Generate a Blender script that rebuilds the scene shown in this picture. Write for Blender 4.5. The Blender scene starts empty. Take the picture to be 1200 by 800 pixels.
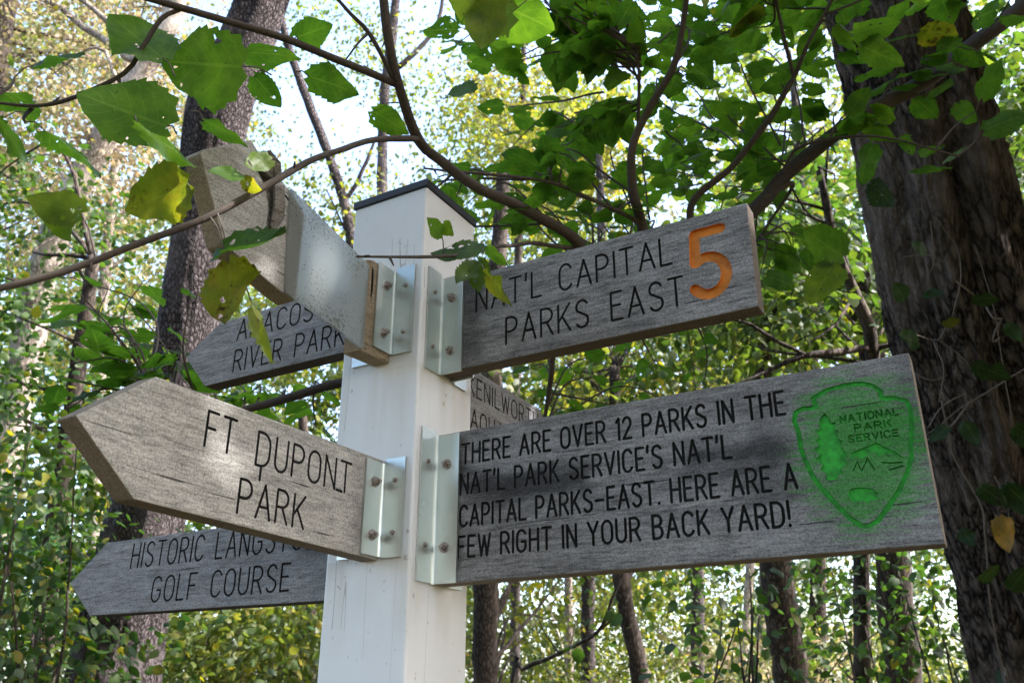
import bpy, bmesh, math, random
import numpy as np
from mathutils import Vector, Matrix

# ------------------------------------------------------------------ scene, camera, sky, sun
sc = bpy.context.scene
COL = sc.collection
rad = math.radians
PITCH = math.atan(.4263)
FPX = 1013.0
cam_d = bpy.data.cameras.new("camera"); cam = bpy.data.objects.new("camera", cam_d); COL.objects.link(cam)
cam.location = (0, 0, 1.6); cam.rotation_euler = (math.pi / 2 + PITCH, 0, 0)
cam_d.sensor_width = 36; cam_d.lens = 36 * FPX / 1200; cam_d.clip_start = .02; cam_d.clip_end = 1000
cam_d.dof.use_dof = True; cam_d.dof.focus_distance = 1.12; cam_d.dof.aperture_fstop = 13
sc.camera = cam
SUN_AZ, SUN_EL = 106, 43
w = bpy.data.worlds.new("World"); sc.world = w; w.use_nodes = True
nt = w.node_tree; bg = nt.nodes["Background"]
sky = nt.nodes.new("ShaderNodeTexSky"); sky.sky_type = 'NISHITA'; sky.sun_disc = False
sky.sun_elevation = rad(SUN_EL); sky.sun_rotation = rad(SUN_AZ); sky.air_density = 1.0; sky.dust_density = 3.4; sky.ozone_density = 1.0
nt.links.new(sky.outputs[0], bg.inputs[0]); bg.inputs[1].default_value = .15
SUN = Vector((math.sin(rad(SUN_AZ)) * math.cos(rad(SUN_EL)), math.cos(rad(SUN_AZ)) * math.cos(rad(SUN_EL)), math.sin(rad(SUN_EL))))
sd = bpy.data.lights.new("sun", 'SUN'); sd.energy = 3.0; sd.angle = rad(.53); sd.color = (1, .96, .90)
so = bpy.data.objects.new("sun", sd); COL.objects.link(so); so.rotation_euler = SUN.to_track_quat('Z', 'Y').to_euler(); so.location = (8, 2, 9)
vs = sc.view_settings; vs.view_transform = 'Standard'; vs.look = 'None'; vs.gamma = 1; vs.exposure = 2.75; vs.use_curve_mapping = False
vs.use_white_balance = True; vs.white_balance_temperature = 6350; vs.white_balance_tint = 14
sc.render.engine = 'CYCLES'
cy = sc.cycles
cy.max_bounces = 6; cy.diffuse_bounces = 4; cy.glossy_bounces = 3; cy.transmission_bounces = 5; cy.transparent_max_bounces = 6
cy.use_denoising = True; cy.caustics_reflective = False; cy.caustics_refractive = False
cy.sample_clamp_indirect = 6
try:
    cy.denoiser = 'OPENIMAGEDENOISE'; cy.denoising_input_passes = 'RGB_ALBEDO_NORMAL'
except Exception:
    pass

# ------------------------------------------------------------------ helpers
rng = np.random.default_rng(11)
random.seed(5)
cR = np.array([1., 0, 0]); cF = np.array([0, math.cos(PITCH), math.sin(PITCH)]); cU = np.array([0, -math.sin(PITCH), math.cos(PITCH)])
cO = np.array([0, 0, 1.6])

def at(px, py, d):
    """A point of the place, d metres deep, from its place in a 1200 x 800 picture."""
    return cO + cR * (px - 600) / FPX * d + cU * (400 - py) / FPX * d + cF * d

def mesh_obj(name, me, mat, parent=None):
    o = bpy.data.objects.new(name, me); COL.objects.link(o)
    if mat is not None and not me.materials: me.materials.append(mat)
    if parent is not None:
        o.parent = parent
        o.matrix_parent_inverse = parent.matrix_world.inverted() if False else Matrix.Identity(4)
    return o

def empty(name, loc, label, cat, group=None, rz=0):
    o = bpy.data.objects.new(name, None); COL.objects.link(o)
    o.location = loc; o.rotation_euler = (0, 0, rz); o.empty_display_size = .1
    tag(o, label, cat, group)
    return o

def tag(o, label=None, cat=None, group=None, kind=None):
    if label: o["label"] = label
    if cat: o["category"] = cat
    if group: o["group"] = group
    if kind: o["kind"] = kind

def np_mesh(name, V, F, smooth=False):
    """V (n,3); F a list of (m,k) integer arrays"""
    me = bpy.data.meshes.new(name)
    me.vertices.add(len(V)); me.vertices.foreach_set("co", np.ascontiguousarray(V, dtype=np.float32).ravel())
    loops = np.concatenate([f.ravel() for f in F]).astype(np.int32)
    tot = np.concatenate([np.full(len(f), f.shape[1]) for f in F]).astype(np.int32)
    st = np.concatenate([[0], np.cumsum(tot)[:-1]]).astype(np.int32)
    me.loops.add(len(loops)); me.loops.foreach_set("vertex_index", loops)
    me.polygons.add(len(tot)); me.polygons.foreach_set("loop_start", st); me.polygons.foreach_set("loop_total", tot)
    if smooth: me.polygons.foreach_set("use_smooth", np.ones(len(tot), dtype=bool))
    me.update(calc_edges=True); me.validate()
    return me

def fattr(me, name, vals):
    a = me.attributes.new(name, 'FLOAT', 'POINT'); a.data.foreach_set("value", np.asarray(vals, dtype=np.float32))

def hash3(i, j, k):
    n = (i * 73856093) ^ (j * 19349663) ^ (k * 83492791)
    n = (n ^ (n >> 13)) * 1274126177
    n = n & 0x7fffffff
    return ((n ^ (n >> 16)) & 0xffff) / 65535.0

def vnoise(p):
    p = np.asarray(p, float); i = np.floor(p).astype(np.int64); f = p - i; f = f * f * (3 - 2 * f)
    r = 0
    for a in (0, 1):
        for b in (0, 1):
            for c in (0, 1):
                wgt = (f[:, 0] if a else 1 - f[:, 0]) * (f[:, 1] if b else 1 - f[:, 1]) * (f[:, 2] if c else 1 - f[:, 2])
                r = r + wgt * hash3(i[:, 0] + a, i[:, 1] + b, i[:, 2] + c)
    return r * 2 - 1

def smooth_path(P, R, step):
    """Catmull-Rom through P with radii R, about one point per step metres"""
    P = np.asarray(P, float); R = np.asarray(R, float)
    if len(P) == 2: P = np.array([P[0], (P[0] + P[1]) / 2, P[1]]); R = np.array([R[0], R.mean(), R[1]])
    Q = np.vstack([2 * P[0] - P[1], P, 2 * P[-1] - P[-2]])
    out, ro = [], []
    for k in range(len(P) - 1):
        p0, p1, p2, p3 = Q[k:k + 4]
        n = max(2, int(np.linalg.norm(p2 - p1) / step) + 1)
        for t in np.arange(n) / n:
            out.append(.5 * (2 * p1 + (p2 - p0) * t + (2 * p0 - 5 * p1 + 4 * p2 - p3) * t * t + (3 * p1 - p0 - 3 * p2 + p3) * t ** 3))
            ro.append(R[k] * (1 - t) + R[k + 1] * t)
    out.append(P[-1]); ro.append(R[-1])
    return np.array(out), np.array(ro)

class Tubes:
    """collects round limbs into one mesh"""
    def __init__(s): s.V, s.F, s.n = [], [], 0
    def add(s, P, R, seg=8, step=.03, rough=0., fn=None, raw=False, wob=0.):
        if not raw: P, R = smooth_path(P, R, step)
        if wob:
            q = P * 9
            P = P + wob * np.stack([vnoise(q), vnoise(q + 31.7), vnoise(q + 77.1)], 1) * np.clip(R / R.max(), .3, 1)[:, None]
        n = len(P)
        T = np.gradient(P, axis=0); T /= np.linalg.norm(T, axis=1)[:, None] + 1e-9
        ref = np.array([.31, .9, .2]) if abs(T[0] @ np.array([.31, .9, .2])) < .85 else np.array([1., .1, 0])
        a = np.cross(T, ref); a /= np.linalg.norm(a, axis=1)[:, None] + 1e-9
        b = np.cross(T, a)
        th = np.arange(seg) * 2 * np.pi / seg
        rr = np.repeat(R[:, None], seg, 1)
        if fn is not None: rr = rr * fn(P, th, n, seg)
        X = P[:, None] + rr[:, :, None] * (np.cos(th)[None, :, None] * a[:, None] + np.sin(th)[None, :, None] * b[:, None])
        V = X.reshape(-1, 3)
        if rough:
            q = V * (.55 / max(R.max(), .004))
            c = np.repeat(P, seg, 0)
            V = c + (V - c) * (1 + rough * vnoise(q) + .5 * rough * vnoise(q * 2.3))[:, None]
        i = np.arange(n - 1)[:, None] * seg; j = np.arange(seg)[None]; j2 = (j + 1) % seg
        F = np.stack([i + j, i + j2, i + seg + j2, i + seg + j], -1).reshape(-1, 4) + s.n
        s.V.append(V); s.F.append(F); s.n += len(V)
        capv = np.array([P[0] - T[0] * R[0] * .3, P[-1] + T[-1] * R[-1] * .5])
        s.V.append(capv)
        j = np.arange(seg); j2 = (j + 1) % seg
        c0 = np.stack([j2, j, np.full(seg, n * seg)], -1) + (s.n - len(V)); c1 = np.stack([(n - 1) * seg + j, (n - 1) * seg + j2, np.full(seg, n * seg + 1)], -1) + (s.n - len(V))
        s.F3 = getattr(s, 'F3', []) + [c0, c1]; s.n += 2
        return P, R
    def build(s, name, mat, parent, off=None):
        V = np.concatenate(s.V)
        if off is not None: V = V - np.asarray(off)
        F = [np.concatenate(s.F), np.concatenate(s.F3)]
        return mesh_obj(name, np_mesh(name, V, F, True), mat, parent)

# ---- leaves
def leaf_template(detail):
    if detail == 0:
        V = np.array([[0, 0, 0], [-.33, .42, -.07], [.33, .42, -.07], [0, 1, -.12]]); F = [np.array([[0, 3, 1], [0, 2, 3]])]
        uv = np.array([[.5, 0], [0, .42], [1, .42], [.5, 1]])
        return V, F, uv
    if detail == 1:
        V = np.array([[0, 0, 0], [-.26, .14, -.05], [.26, .14, -.05], [-.36, .42, -.08], [.36, .42, -.08], [-.22, .75, -.1], [.22, .75, -.1], [0, 1, -.16], [0, .42, .0], [0, .75, -.05]])
        F = [np.array([[0, 8, 3, 1], [0, 2, 4, 8], [8, 9, 5, 3], [8, 4, 6, 9]]), np.array([[9, 7, 5], [9, 6, 7]])]
        uv = V[:, :2] + [.5, 0]
        return V, F, uv
    rows = 19; cols = np.array([-1, -.55, 0, .55, 1.])
    t = np.linspace(0, 1, rows)
    prof = np.interp(t, [0, .06, .16, .3, .45, .6, .75, .88, .96, 1], [.09, .24, .345, .385, .37, .32, .235, .135, .05, .0])
    rg = np.random.default_rng(3); serr = np.where(np.arange(rows) % 2 == 0, 1.05, .95) + rg.uniform(-.03, .03, rows); serr[0] = 1; serr[-1] = 1
    V, uv = [], []
    for k in range(rows):
        for c in cols:
            ww = prof[k] * (serr[k] if abs(c) == 1 else 1)
            x = c * ww
            y = t[k] + (.034 * (1 - .7 * t[k]) * (1 if k % 2 else -1) if abs(c) == 1 and 0 < k < rows - 1 else 0) - (.10 * (1 - t[k]) ** 6 * abs(c))
            zz = -.22 * abs(x) ** 1.4 - .16 * t[k] ** 2 + .018 * math.sin(7 * t[k] + 5 * c) * abs(c) - .012 * (abs(c) == .55)
            V.append((x, y, zz)); uv.append((.5 + .5 * c, t[k]))
    F = []
    for k in range(rows - 1):
        for c in range(4):
            a = k * 5 + c; F.append((a, a + 1, a + 6, a + 5))
    return np.array(V), [np.array(F)], np.array(uv)
TPL = {k: leaf_template(k) for k in (0, 1, 2)}

def unit(a): return a / (np.linalg.norm(a, axis=-1, keepdims=True) + 1e-9)

SUNV = np.array(SUN)
BEAMS = [(at(236, 330, 4.8), .16), (at(246, 270, 4.85), .10), (at(222, 400, 4.8), .13), (at(160, 735, 4.75), .13), (at(140, 770, 4.7), .08), (at(1140, 310, 2.9), .06), (at(1098, 125, 2.95), .05), (at(1108, 180, 2.95), .03), (at(262, 200, 4.8), .07),
         (at(140, 488, 1.02), .075), (at(188, 562, 1.03), .075), (at(235, 505, 1.05), .04), (at(330, 610, 1.1), .05)]
def leaf_mesh(name, P, D, N, S, hue, age, detail, mat, parent, off=None):
    if detail < 2:      # leaves cleared along chosen sun rays so flecks land on set trunk and board spots
        P = np.asarray(P, float); keep = np.ones(len(P), bool)
        for b, r in BEAMS:
            q = P - b; t = q @ SUNV; dist = np.linalg.norm(q - t[:, None] * SUNV, axis=1); keep &= ~((t > .1) & (dist < r))
        f = lambda a: np.broadcast_to(a, (len(keep),))[keep] if np.ndim(a) < 2 else np.asarray(a)[keep]
        P, D, N, S, hue, age = P[keep], np.asarray(D)[keep], np.asarray(N)[keep], f(S), f(hue), f(age)
    V0, F0, uv0 = TPL[detail]
    P = np.asarray(P, float); D = unit(np.asarray(D, float)); N = np.asarray(N, float)
    N = unit(N - (N * D).sum(1, keepdims=True) * D); W = np.cross(D, N)
    m, k = len(P), len(V0)
    S = np.broadcast_to(np.asarray(S, float), (m,)); curl = rng.uniform(.2, 2.6, m); asp = rng.uniform(.82, 1.15, m)
    tw = rng.normal(0, .25, m)
    x = V0[None, :, 0] * asp[:, None]; y = np.repeat(V0[None, :, 1], m, 0); z = V0[None, :, 2] * curl[:, None] + tw[:, None] * x * y
    if detail == 2:
        ph = rng.uniform(0, 100, (m, 1)); sgn = np.sign(V0[None, :, 0]) * 7.3
        lob = vnoise(np.stack([(ph + sgn + 0 * y).ravel(), (y * 4.2 + ph).ravel(), (ph * .37 + 0 * y).ravel()], 1)).reshape(m, k)
        x = x * (1 + .30 * lob); z = z + .10 * lob * np.abs(x) * 2 + .05 * np.sin(9 * y + ph) * np.abs(V0[None, :, 0]) * 2
    X = P[:, None] + S[:, None, None] * (x[..., None] * W[:, None] + y[..., None] * D[:, None] + z[..., None] * N[:, None])
    V = X.reshape(-1, 3)
    if off is not None: V = V - np.asarray(off)
    F = [(f[None] + (np.arange(m) * k)[:, None, None]).reshape(-1, f.shape[1]) for f in F0]
    me = np_mesh(name, V, F, detail == 2)
    fattr(me, "hue", np.repeat(np.broadcast_to(hue, (m,)), k)); fattr(me, "age", np.repeat(np.broadcast_to(age, (m,)), k))
    if detail == 2:
        li = np.empty(len(me.loops), dtype=np.int32); me.loops.foreach_get("vertex_index", li)
        ul = me.uv_layers.new(name="leaf"); ul.data.foreach_set("uv", np.tile(uv0, (m, 1))[li].astype(np.float32).ravel())
    return mesh_obj(name, me, mat, parent)

# ------------------------------------------------------------------ materials
def mat_new(name):
    m = bpy.data.materials.new(name); m.use_nodes = True; t = m.node_tree; t.nodes.clear()
    out = t.nodes.new("ShaderNodeOutputMaterial")
    def N(typ, **kw):
        n = t.nodes.new(typ)
        for k, v in kw.items():
            if k == 'inp':
                for a, b in v.items(): n.inputs[a].default_value = b
            else: setattr(n, k, v)
        return n
    L = lambda a, b: t.links.new(a, b)
    return m, t, out, N, L

def ramp(N, stops, interp='LINEAR'):
    r = N("ShaderNodeValToRGB"); cr = r.color_ramp; cr.interpolation = interp
    while len(cr.elements) > 1: cr.elements.remove(cr.elements[0])
    cr.elements[0].position = stops[0][0]; c = stops[0][1]; cr.elements[0].color = (*c, 1) if len(c) == 3 else c
    for p, c in stops[1:]:
        e = cr.elements.new(p); e.color = (*c, 1)
    return r
G = lambda v: (v, v, v)

def mixc(N, L, fac, a, b, mode='MIX'):
    n = N("ShaderNodeMix"); n.data_type = 'RGBA'; n.blend_type = mode
    for sock, v in ((n.inputs[0], fac), (n.inputs[6], a), (n.inputs[7], b)):
        if hasattr(v, 'links'): L(v, sock)
        elif isinstance(v, (int, float)): sock.default_value = v
        else: sock.default_value = (*v, 1)
    return n.outputs[2]

def mth(N, L, op, a, b=0., clamp=False):
    n = N("ShaderNodeMath", operation=op); n.use_clamp = clamp
    for s, v in zip(n.inputs, (a, b)):
        if hasattr(v, 'links'): L(v, s)
        else: s.default_value = v
    return n.outputs[0]

def leaf_mat(name, cols, trans=.5, rough=.45, veins=False, spec=.35, tint=(1.0, 1.0, .55), tgain=2.0):
    m, t, out, N, L = mat_new(name)
    hue = N("ShaderNodeAttribute", attribute_name="hue"); age = N("ShaderNodeAttribute", attribute_name="age")
    c = ramp(N, cols); L(hue.outputs["Fac"], c.inputs[0]); col = c.outputs[0]
    geo = N("ShaderNodeNewGeometry")
    nz = N("ShaderNodeTexNoise", inp={"Scale": 60. if veins else 25., "Detail": 3.}); L(geo.outputs["Position"], nz.inputs["Vector"])
    col = mixc(N, L, mth(N, L, 'MULTIPLY', nz.outputs[0], .5), col, (.5, .55, .4), 'MULTIPLY') if False else col
    yel = ramp(N, [(0, (.12, .15, .012)), (.5, (.17, .16, .015)), (.75, (.2, .12, .015)), (1, (.12, .05, .015))]); L(nz.outputs[0], yel.inputs[0])
    col = mixc(N, L, age.outputs["Fac"], col, yel.outputs[0])
    bump_in = None
    if veins:
        n0 = N("ShaderNodeTexNoise", inp={"Scale": 26., "Detail": 4., "Roughness": .6}); L(geo.outputs["Position"], n0.inputs["Vector"])
        col = mixc(N, L, mth(N, L, 'MULTIPLY', mth(N, L, 'SUBTRACT', n0.outputs[0], .42), 3.5, True), mixc(N, L, 1., col, (.62, .66, .7), 'MULTIPLY'), mixc(N, L, 1., col, (1.25, 1.12, 1.0), 'MULTIPLY'))
        uv = N("ShaderNodeUVMap", uv_map="leaf"); sp = N("ShaderNodeSeparateXYZ"); L(uv.outputs[0], sp.inputs[0])
        au = mth(N, L, 'ABSOLUTE', mth(N, L, 'SUBTRACT', sp.outputs[0], .5))
        mid = mth(N, L, 'LESS_THAN', au, .022)
        q = mth(N, L, 'MULTIPLY', mth(N, L, 'SUBTRACT', sp.outputs[1], mth(N, L, 'MULTIPLY', au, .62)), 6.5)
        fr = mth(N, L, 'ABSOLUTE', mth(N, L, 'SUBTRACT', mth(N, L, 'FRACT', q), .5))
        side = mth(N, L, 'LESS_THAN', fr, .045)
        vein = mth(N, L, 'MAXIMUM', mid, mth(N, L, 'MULTIPLY', side, .7))
        n2 = N("ShaderNodeTexNoise", inp={"Scale": 260., "Detail": 2.}); L(geo.outputs["Position"], n2.inputs["Vector"])
        col = mixc(N, L, mth(N, L, 'MULTIPLY', vein, .2), col, (.17, .22, .06))
        # brown blotches on the older leaves, tiny specks on all
        n3 = N("ShaderNodeTexNoise", inp={"Scale": 42., "Detail": 5., "Roughness": .7}); L(geo.outputs["Position"], n3.inputs["Vector"])
        th = mth(N, L, 'SUBTRACT', .72, mth(N, L, 'MULTIPLY', age.outputs["Fac"], .19))
        br = mth(N, L, 'MULTIPLY', mth(N, L, 'SUBTRACT', n3.outputs[0], th), 14., True)
        col = mixc(N, L, br, col, (.035, .018, .006))
        n4 = N("ShaderNodeTexNoise", inp={"Scale": 170., "Detail": 1.}); L(geo.outputs["Position"], n4.inputs["Vector"])
        spk = mth(N, L, 'MULTIPLY', mth(N, L, 'SUBTRACT', n4.outputs[0], .735), 20., True)
        col = mixc(N, L, mth(N, L, 'MULTIPLY', spk, .7), col, (.03, .02, .008))
        hgt = mth(N, L, 'SUBTRACT', mth(N, L, 'MULTIPLY', n2.outputs[0], .5), mth(N, L, 'MULTIPLY', vein, .8))
        bm = N("ShaderNodeBump", inp={"Strength": .35, "Distance": .002}); L(hgt, bm.inputs["Height"]); bump_in = bm.outputs[0]
    df = N("ShaderNodeBsdfPrincipled", inp={"Roughness": rough, "Specular IOR Level": spec}); L(col, df.inputs["Base Color"])
    tr = N("ShaderNodeBsdfTranslucent")
    tc = mixc(N, L, 1.0, col, tuple(tgain * x for x in tint), 'MULTIPLY'); L(tc, tr.inputs[0])
    if bump_in is not None: L(bump_in, df.inputs["Normal"]); L(bump_in, tr.inputs["Normal"])
    mx = N("ShaderNodeMixShader", inp={0: trans}); L(df.outputs[0], mx.inputs[1]); L(tr.outputs[0], mx.inputs[2]); 
    if veins:   # insect holes
        tp = N("ShaderNodeBsdfTransparent"); hm = N("ShaderNodeMixShader")
        n5 = N("ShaderNodeTexNoise", inp={"Scale": 75., "Detail": 1.}); L(geo.outputs["Position"], n5.inputs["Vector"])
        L(mth(N, L, 'GREATER_THAN', n5.outputs[0], .725), hm.inputs[0]); L(mx.outputs[0], hm.inputs[1]); L(tp.outputs[0], hm.inputs[2]); L(hm.outputs[0], out.inputs[0])
    else: L(mx.outputs[0], out.inputs[0])
    return m

def bark_mat(name, c0, c1, scale=(14, 14, 2.2), bump=.6, moss=0., dist=.012, plates=1.):
    m, t, out, N, L = mat_new(name)
    tc = N("ShaderNodeTexCoord"); mp = N("ShaderNodeMapping", inp={"Scale": scale}); L(tc.outputs["Object"], mp.inputs[0])
    wn = N("ShaderNodeTexNoise", inp={"Scale": 1.1, "Detail": 4.}); L(mp.outputs[0], wn.inputs["Vector"])
    wv = mixc(N, L, .35, mp.outputs[0], wn.outputs[1], 'ADD')
    vo = N("ShaderNodeTexVoronoi", feature='DISTANCE_TO_EDGE', inp={"Scale": 1.6}); L(wv, vo.inputs["Vector"])
    n2 = N("ShaderNodeTexNoise", inp={"Scale": 3.5, "Detail": 7., "Roughness": .68}); L(wv, n2.inputs["Vector"])
    v2 = N("ShaderNodeTexVoronoi", feature='DISTANCE_TO_EDGE', inp={"Scale": 4.3}); L(wv, v2.inputs["Vector"])
    fz = N("ShaderNodeTexNoise", inp={"Scale": 70., "Detail": 8., "Roughness": .75}); L(tc.outputs["Object"], fz.inputs["Vector"])
    pl = mth(N, L, 'ADD', mth(N, L, 'MULTIPLY', vo.outputs[0], 2.6, True), mth(N, L, 'MULTIPLY', mth(N, L, 'MULTIPLY', v2.outputs[0], 3., True), .45))
    h = mth(N, L, 'ADD', mth(N, L, 'ADD', mth(N, L, 'MULTIPLY', pl, .62 * plates), .42 * (1 - plates)), mth(N, L, 'MULTIPLY', mth(N, L, 'SUBTRACT', mth(N, L, 'ADD', mth(N, L, 'MULTIPLY', n2.outputs[0], .6), mth(N, L, 'MULTIPLY', fz.outputs[0], .4)), .3), 1.25))
    r = ramp(N, [(.12, tuple(.6 * x for x in c0)), (.38, c0), (.6, tuple((a + b) / 2 for a, b in zip(c0, c1))), (1, tuple(1.25 * x for x in c1))]); L(h, r.inputs[0])  # crack shade put into the colour: darker where the relief is low
    nl = N("ShaderNodeTexNoise", inp={"Scale": 2.3, "Detail": 3.}); L(tc.outputs["Object"], nl.inputs["Vector"])
    col = mixc(N, L, mth(N, L, 'MULTIPLY', mth(N, L, 'SUBTRACT', nl.outputs[0], .5), 3.5, True), r.outputs[0], tuple(1.5 * x for x in c1))
    if moss: col = mixc(N, L, mth(N, L, 'MULTIPLY', mth(N, L, 'SUBTRACT', n2.outputs[0], .55), 4., True), col, (.05, .07, .02))
    bm = N("ShaderNodeBump", inp={"Strength": bump, "Distance": dist}); L(h, bm.inputs["Height"])
    p = N("ShaderNodeBsdfPrincipled", inp={"Roughness": .9, "Specular IOR Level": .15}); L(col, p.inputs["Base Color"]); L(bm.outputs[0], p.inputs["Normal"]); L(p.outputs[0], out.inputs[0])
    return m

def wood_mat(name, light, dark, warm=0., blotch=.5, seed=0., green=None, streaks=None, edge=None):
    """weathered plank, grain along local x; streaks = list of (x0, x1, z0, z1, amount) stained patches"""
    m, t, out, N, L = mat_new(name)
    tc = N("ShaderNodeTexCoord"); ob = tc.outputs["Object"]
    mp = N("ShaderNodeMapping", inp={"Scale": (7., 14, 62), "Location": (seed, seed * .7, seed * 1.3)}); L(ob, mp.inputs[0])
    wob = N("ShaderNodeTexNoise", inp={"Scale": 3., "Detail": 2.}); L(ob, wob.inputs["Vector"])
    gv = mixc(N, L, .3, mp.outputs[0], wob.outputs[1], 'ADD')
    g1 = N("ShaderNodeTexNoise", inp={"Scale": 1.3, "Detail": 9., "Roughness": .72}); L(gv, g1.inputs["Vector"])
    mp2 = N("ShaderNodeMapping", inp={"Scale": (36., 90, 300), "Location": (seed * 2, 0, seed)}); L(ob, mp2.inputs[0])
    g2 = N("ShaderNodeTexNoise", inp={"Scale": 1., "Detail": 7., "Roughness": .78}); L(mp2.outputs[0], g2.inputs["Vector"])
    mp3 = N("ShaderNodeMapping", inp={"Scale": (7., 7, 17), "Location": (seed * 3.1, seed, 0)}); L(ob, mp3.inputs[0])
    bl = N("ShaderNodeTexNoise", inp={"Scale": 1., "Detail": 9., "Roughness": .72}); L(mp3.outputs[0], bl.inputs["Vector"])
    base = ramp(N, [(.36, dark), (.46, tuple((a * .45 + b * .55) for a, b in zip(dark, light))), (.54, light), (.64, tuple(1.3 * x for x in light))])
    f = mth(N, L, 'ADD', mth(N, L, 'MULTIPLY', g1.outputs[0], .42), mth(N, L, 'MULTIPLY', g2.outputs[0], .58)); L(f, base.inputs[0])
    col = base.outputs[0]
    gd = mth(N, L, 'MULTIPLY', mth(N, L, 'SUBTRACT', .42, g2.outputs[0]), 9., True)
    col = mixc(N, L, mth(N, L, 'MULTIPLY', gd, .6), col, tuple(.45 * x for x in dark))
    bf = mth(N, L, 'MULTIPLY', mth(N, L, 'SUBTRACT', bl.outputs[0], .5), 5., True)
    col = mixc(N, L, mth(N, L, 'MULTIPLY', bf, blotch), col, tuple(.55 * x for x in dark))
    sp = N("ShaderNodeSeparateXYZ"); L(ob, sp.inputs[0])
    fine = mth(N, L, 'ADD', mth(N, L, 'MULTIPLY', g2.outputs[0], .5), mth(N, L, 'MULTIPLY', bl.outputs[0], .7))
    def box(x0, x1, z0, z1, soft):
        def edgef(s, a, b):
            d1 = mth(N, L, 'DIVIDE', mth(N, L, 'SUBTRACT', s, a), soft); d2 = mth(N, L, 'DIVIDE', mth(N, L, 'SUBTRACT', b, s), soft)
            return mth(N, L, 'MINIMUM', d1, d2)
        d = mth(N, L, 'MINIMUM', edgef(sp.outputs[0], x0, x1), edgef(sp.outputs[2], z0, z1))
        d = mth(N, L, 'ADD', d, mth(N, L, 'MULTIPLY', mth(N, L, 'SUBTRACT', fine, .6), 5.))
        return mth(N, L, 'ADD', d, 0., True)
    for (x0, x1, z0, z1, amt, c, soft) in (streaks or []):
        col = mixc(N, L, mth(N, L, 'MULTIPLY', box(x0, x1, z0, z1, soft), amt), col, c)
    if green:
        cx, cz, rx, rz = green
        dx = mth(N, L, 'DIVIDE', mth(N, L, 'SUBTRACT', sp.outputs[0], cx), rx); dz = mth(N, L, 'DIVIDE', mth(N, L, 'SUBTRACT', sp.outputs[2], cz), rz)
        d = mth(N, L, 'ADD', mth(N, L, 'MULTIPLY', dx, dx), mth(N, L, 'MULTIPLY', dz, dz))
        gm = mth(N, L, 'SUBTRACT', mth(N, L, 'ADD', 1.42, mth(N, L, 'MULTIPLY', mth(N, L, 'SUBTRACT', mth(N, L, 'ADD', fine, mth(N, L, 'MULTIPLY', mth(N, L, 'SUBTRACT', g2.outputs[0], .5), 1.2)), .6), 3.4)), d, True)
        col = mixc(N, L, mth(N, L, 'MULTIPLY', gm, .82), col, (.028, .235, .024))
    if warm: col = mixc(N, L, warm, col, (.34, .25, .15))
    # end grain and sawn edges (all but the broad faces) are browner
    if edge:
        geo = N("ShaderNodeNewGeometry"); vt = N("ShaderNodeVectorTransform", vector_type='NORMAL', convert_from='WORLD', convert_to='OBJECT'); L(geo.outputs["Normal"], vt.inputs[0])
        sn = N("ShaderNodeSeparateXYZ"); L(vt.outputs[0], sn.inputs[0])
        ef = mth(N, L, 'LESS_THAN', mth(N, L, 'ABSOLUTE', sn.outputs[1]), .5)
        ec = mixc(N, L, g1.outputs[0], tuple(.5 * x for x in edge), tuple(1.25 * x for x in edge))
        col = mixc(N, L, ef, col, ec)
    gr = N("ShaderNodeTexNoise", inp={"Scale": 430., "Detail": 4., "Roughness": .7}); L(ob, gr.inputs["Vector"])
    gk = ramp(N, [(.34, G(.55)), (.5, G(1.)), (.66, G(1.32))]); L(gr.outputs[0], gk.inputs[0])
    col = mixc(N, L, 1., col, gk.outputs[0], 'MULTIPLY')
    # thin dark drying checks along the grain
    mp4 = N("ShaderNodeMapping", inp={"Scale": (5., 4, 130), "Location": (seed * 1.7, 0, seed * .3)}); L(ob, mp4.inputs[0])
    ck = N("ShaderNodeTexNoise", inp={"Scale": 1., "Detail": 3., "Roughness": .55}); L(mp4.outputs[0], ck.inputs["Vector"])
    ckf = mth(N, L, 'MULTIPLY', mth(N, L, 'SUBTRACT', .322, ck.outputs[0]), 60., True)
    col = mixc(N, L, mth(N, L, 'MULTIPLY', ckf, .75), col, (.015, .014, .013))
    h = mth(N, L, 'SUBTRACT', mth(N, L, 'ADD', mth(N, L, 'MULTIPLY', g1.outputs[0], .6), mth(N, L, 'MULTIPLY', g2.outputs[0], .5)), mth(N, L, 'MULTIPLY', ckf, 1.2))
    bm = N("ShaderNodeBump", inp={"Strength": .75, "Distance": .0022}); L(h, bm.inputs["Height"])
    p = N("ShaderNodeBsdfPrincipled", inp={"Roughness": .82, "Specular IOR Level": .2}); L(col, p.inputs["Base Color"]); L(bm.outputs[0], p.inputs["Normal"]); L(p.outputs[0], out.inputs[0])
    return m

def plain_mat(name, col, rough=.6, metal=0., var=.25, scale=30., bump=.15, spec=.4, col2=None):
    m, t, out, N, L = mat_new(name)
    tc = N("ShaderNodeTexCoord"); nz = N("ShaderNodeTexNoise", inp={"Scale": scale, "Detail": 6., "Roughness": .65}); L(tc.outputs["Object"], nz.inputs["Vector"])
    c2 = col2 or tuple(x * (1 - var) for x in col)
    r = ramp(N, [(.35, c2), (.65, col)]); L(nz.outputs[0], r.inputs[0])
    p = N("ShaderNodeBsdfPrincipled", inp={"Metallic": metal, "Specular IOR Level": spec}); L(r.outputs[0], p.inputs["Base Color"])
    rr = mth(N, L, 'ADD', rough - .12, mth(N, L, 'MULTIPLY', nz.outputs[0], .24)); L(rr, p.inputs["Roughness"])
    bm = N("ShaderNodeBump", inp={"Strength": bump, "Distance": .002}); L(nz.outputs[0], bm.inputs["Height"]); L(bm.outputs[0], p.inputs["Normal"])
    L(p.outputs[0], out.inputs[0])
    return m

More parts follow.
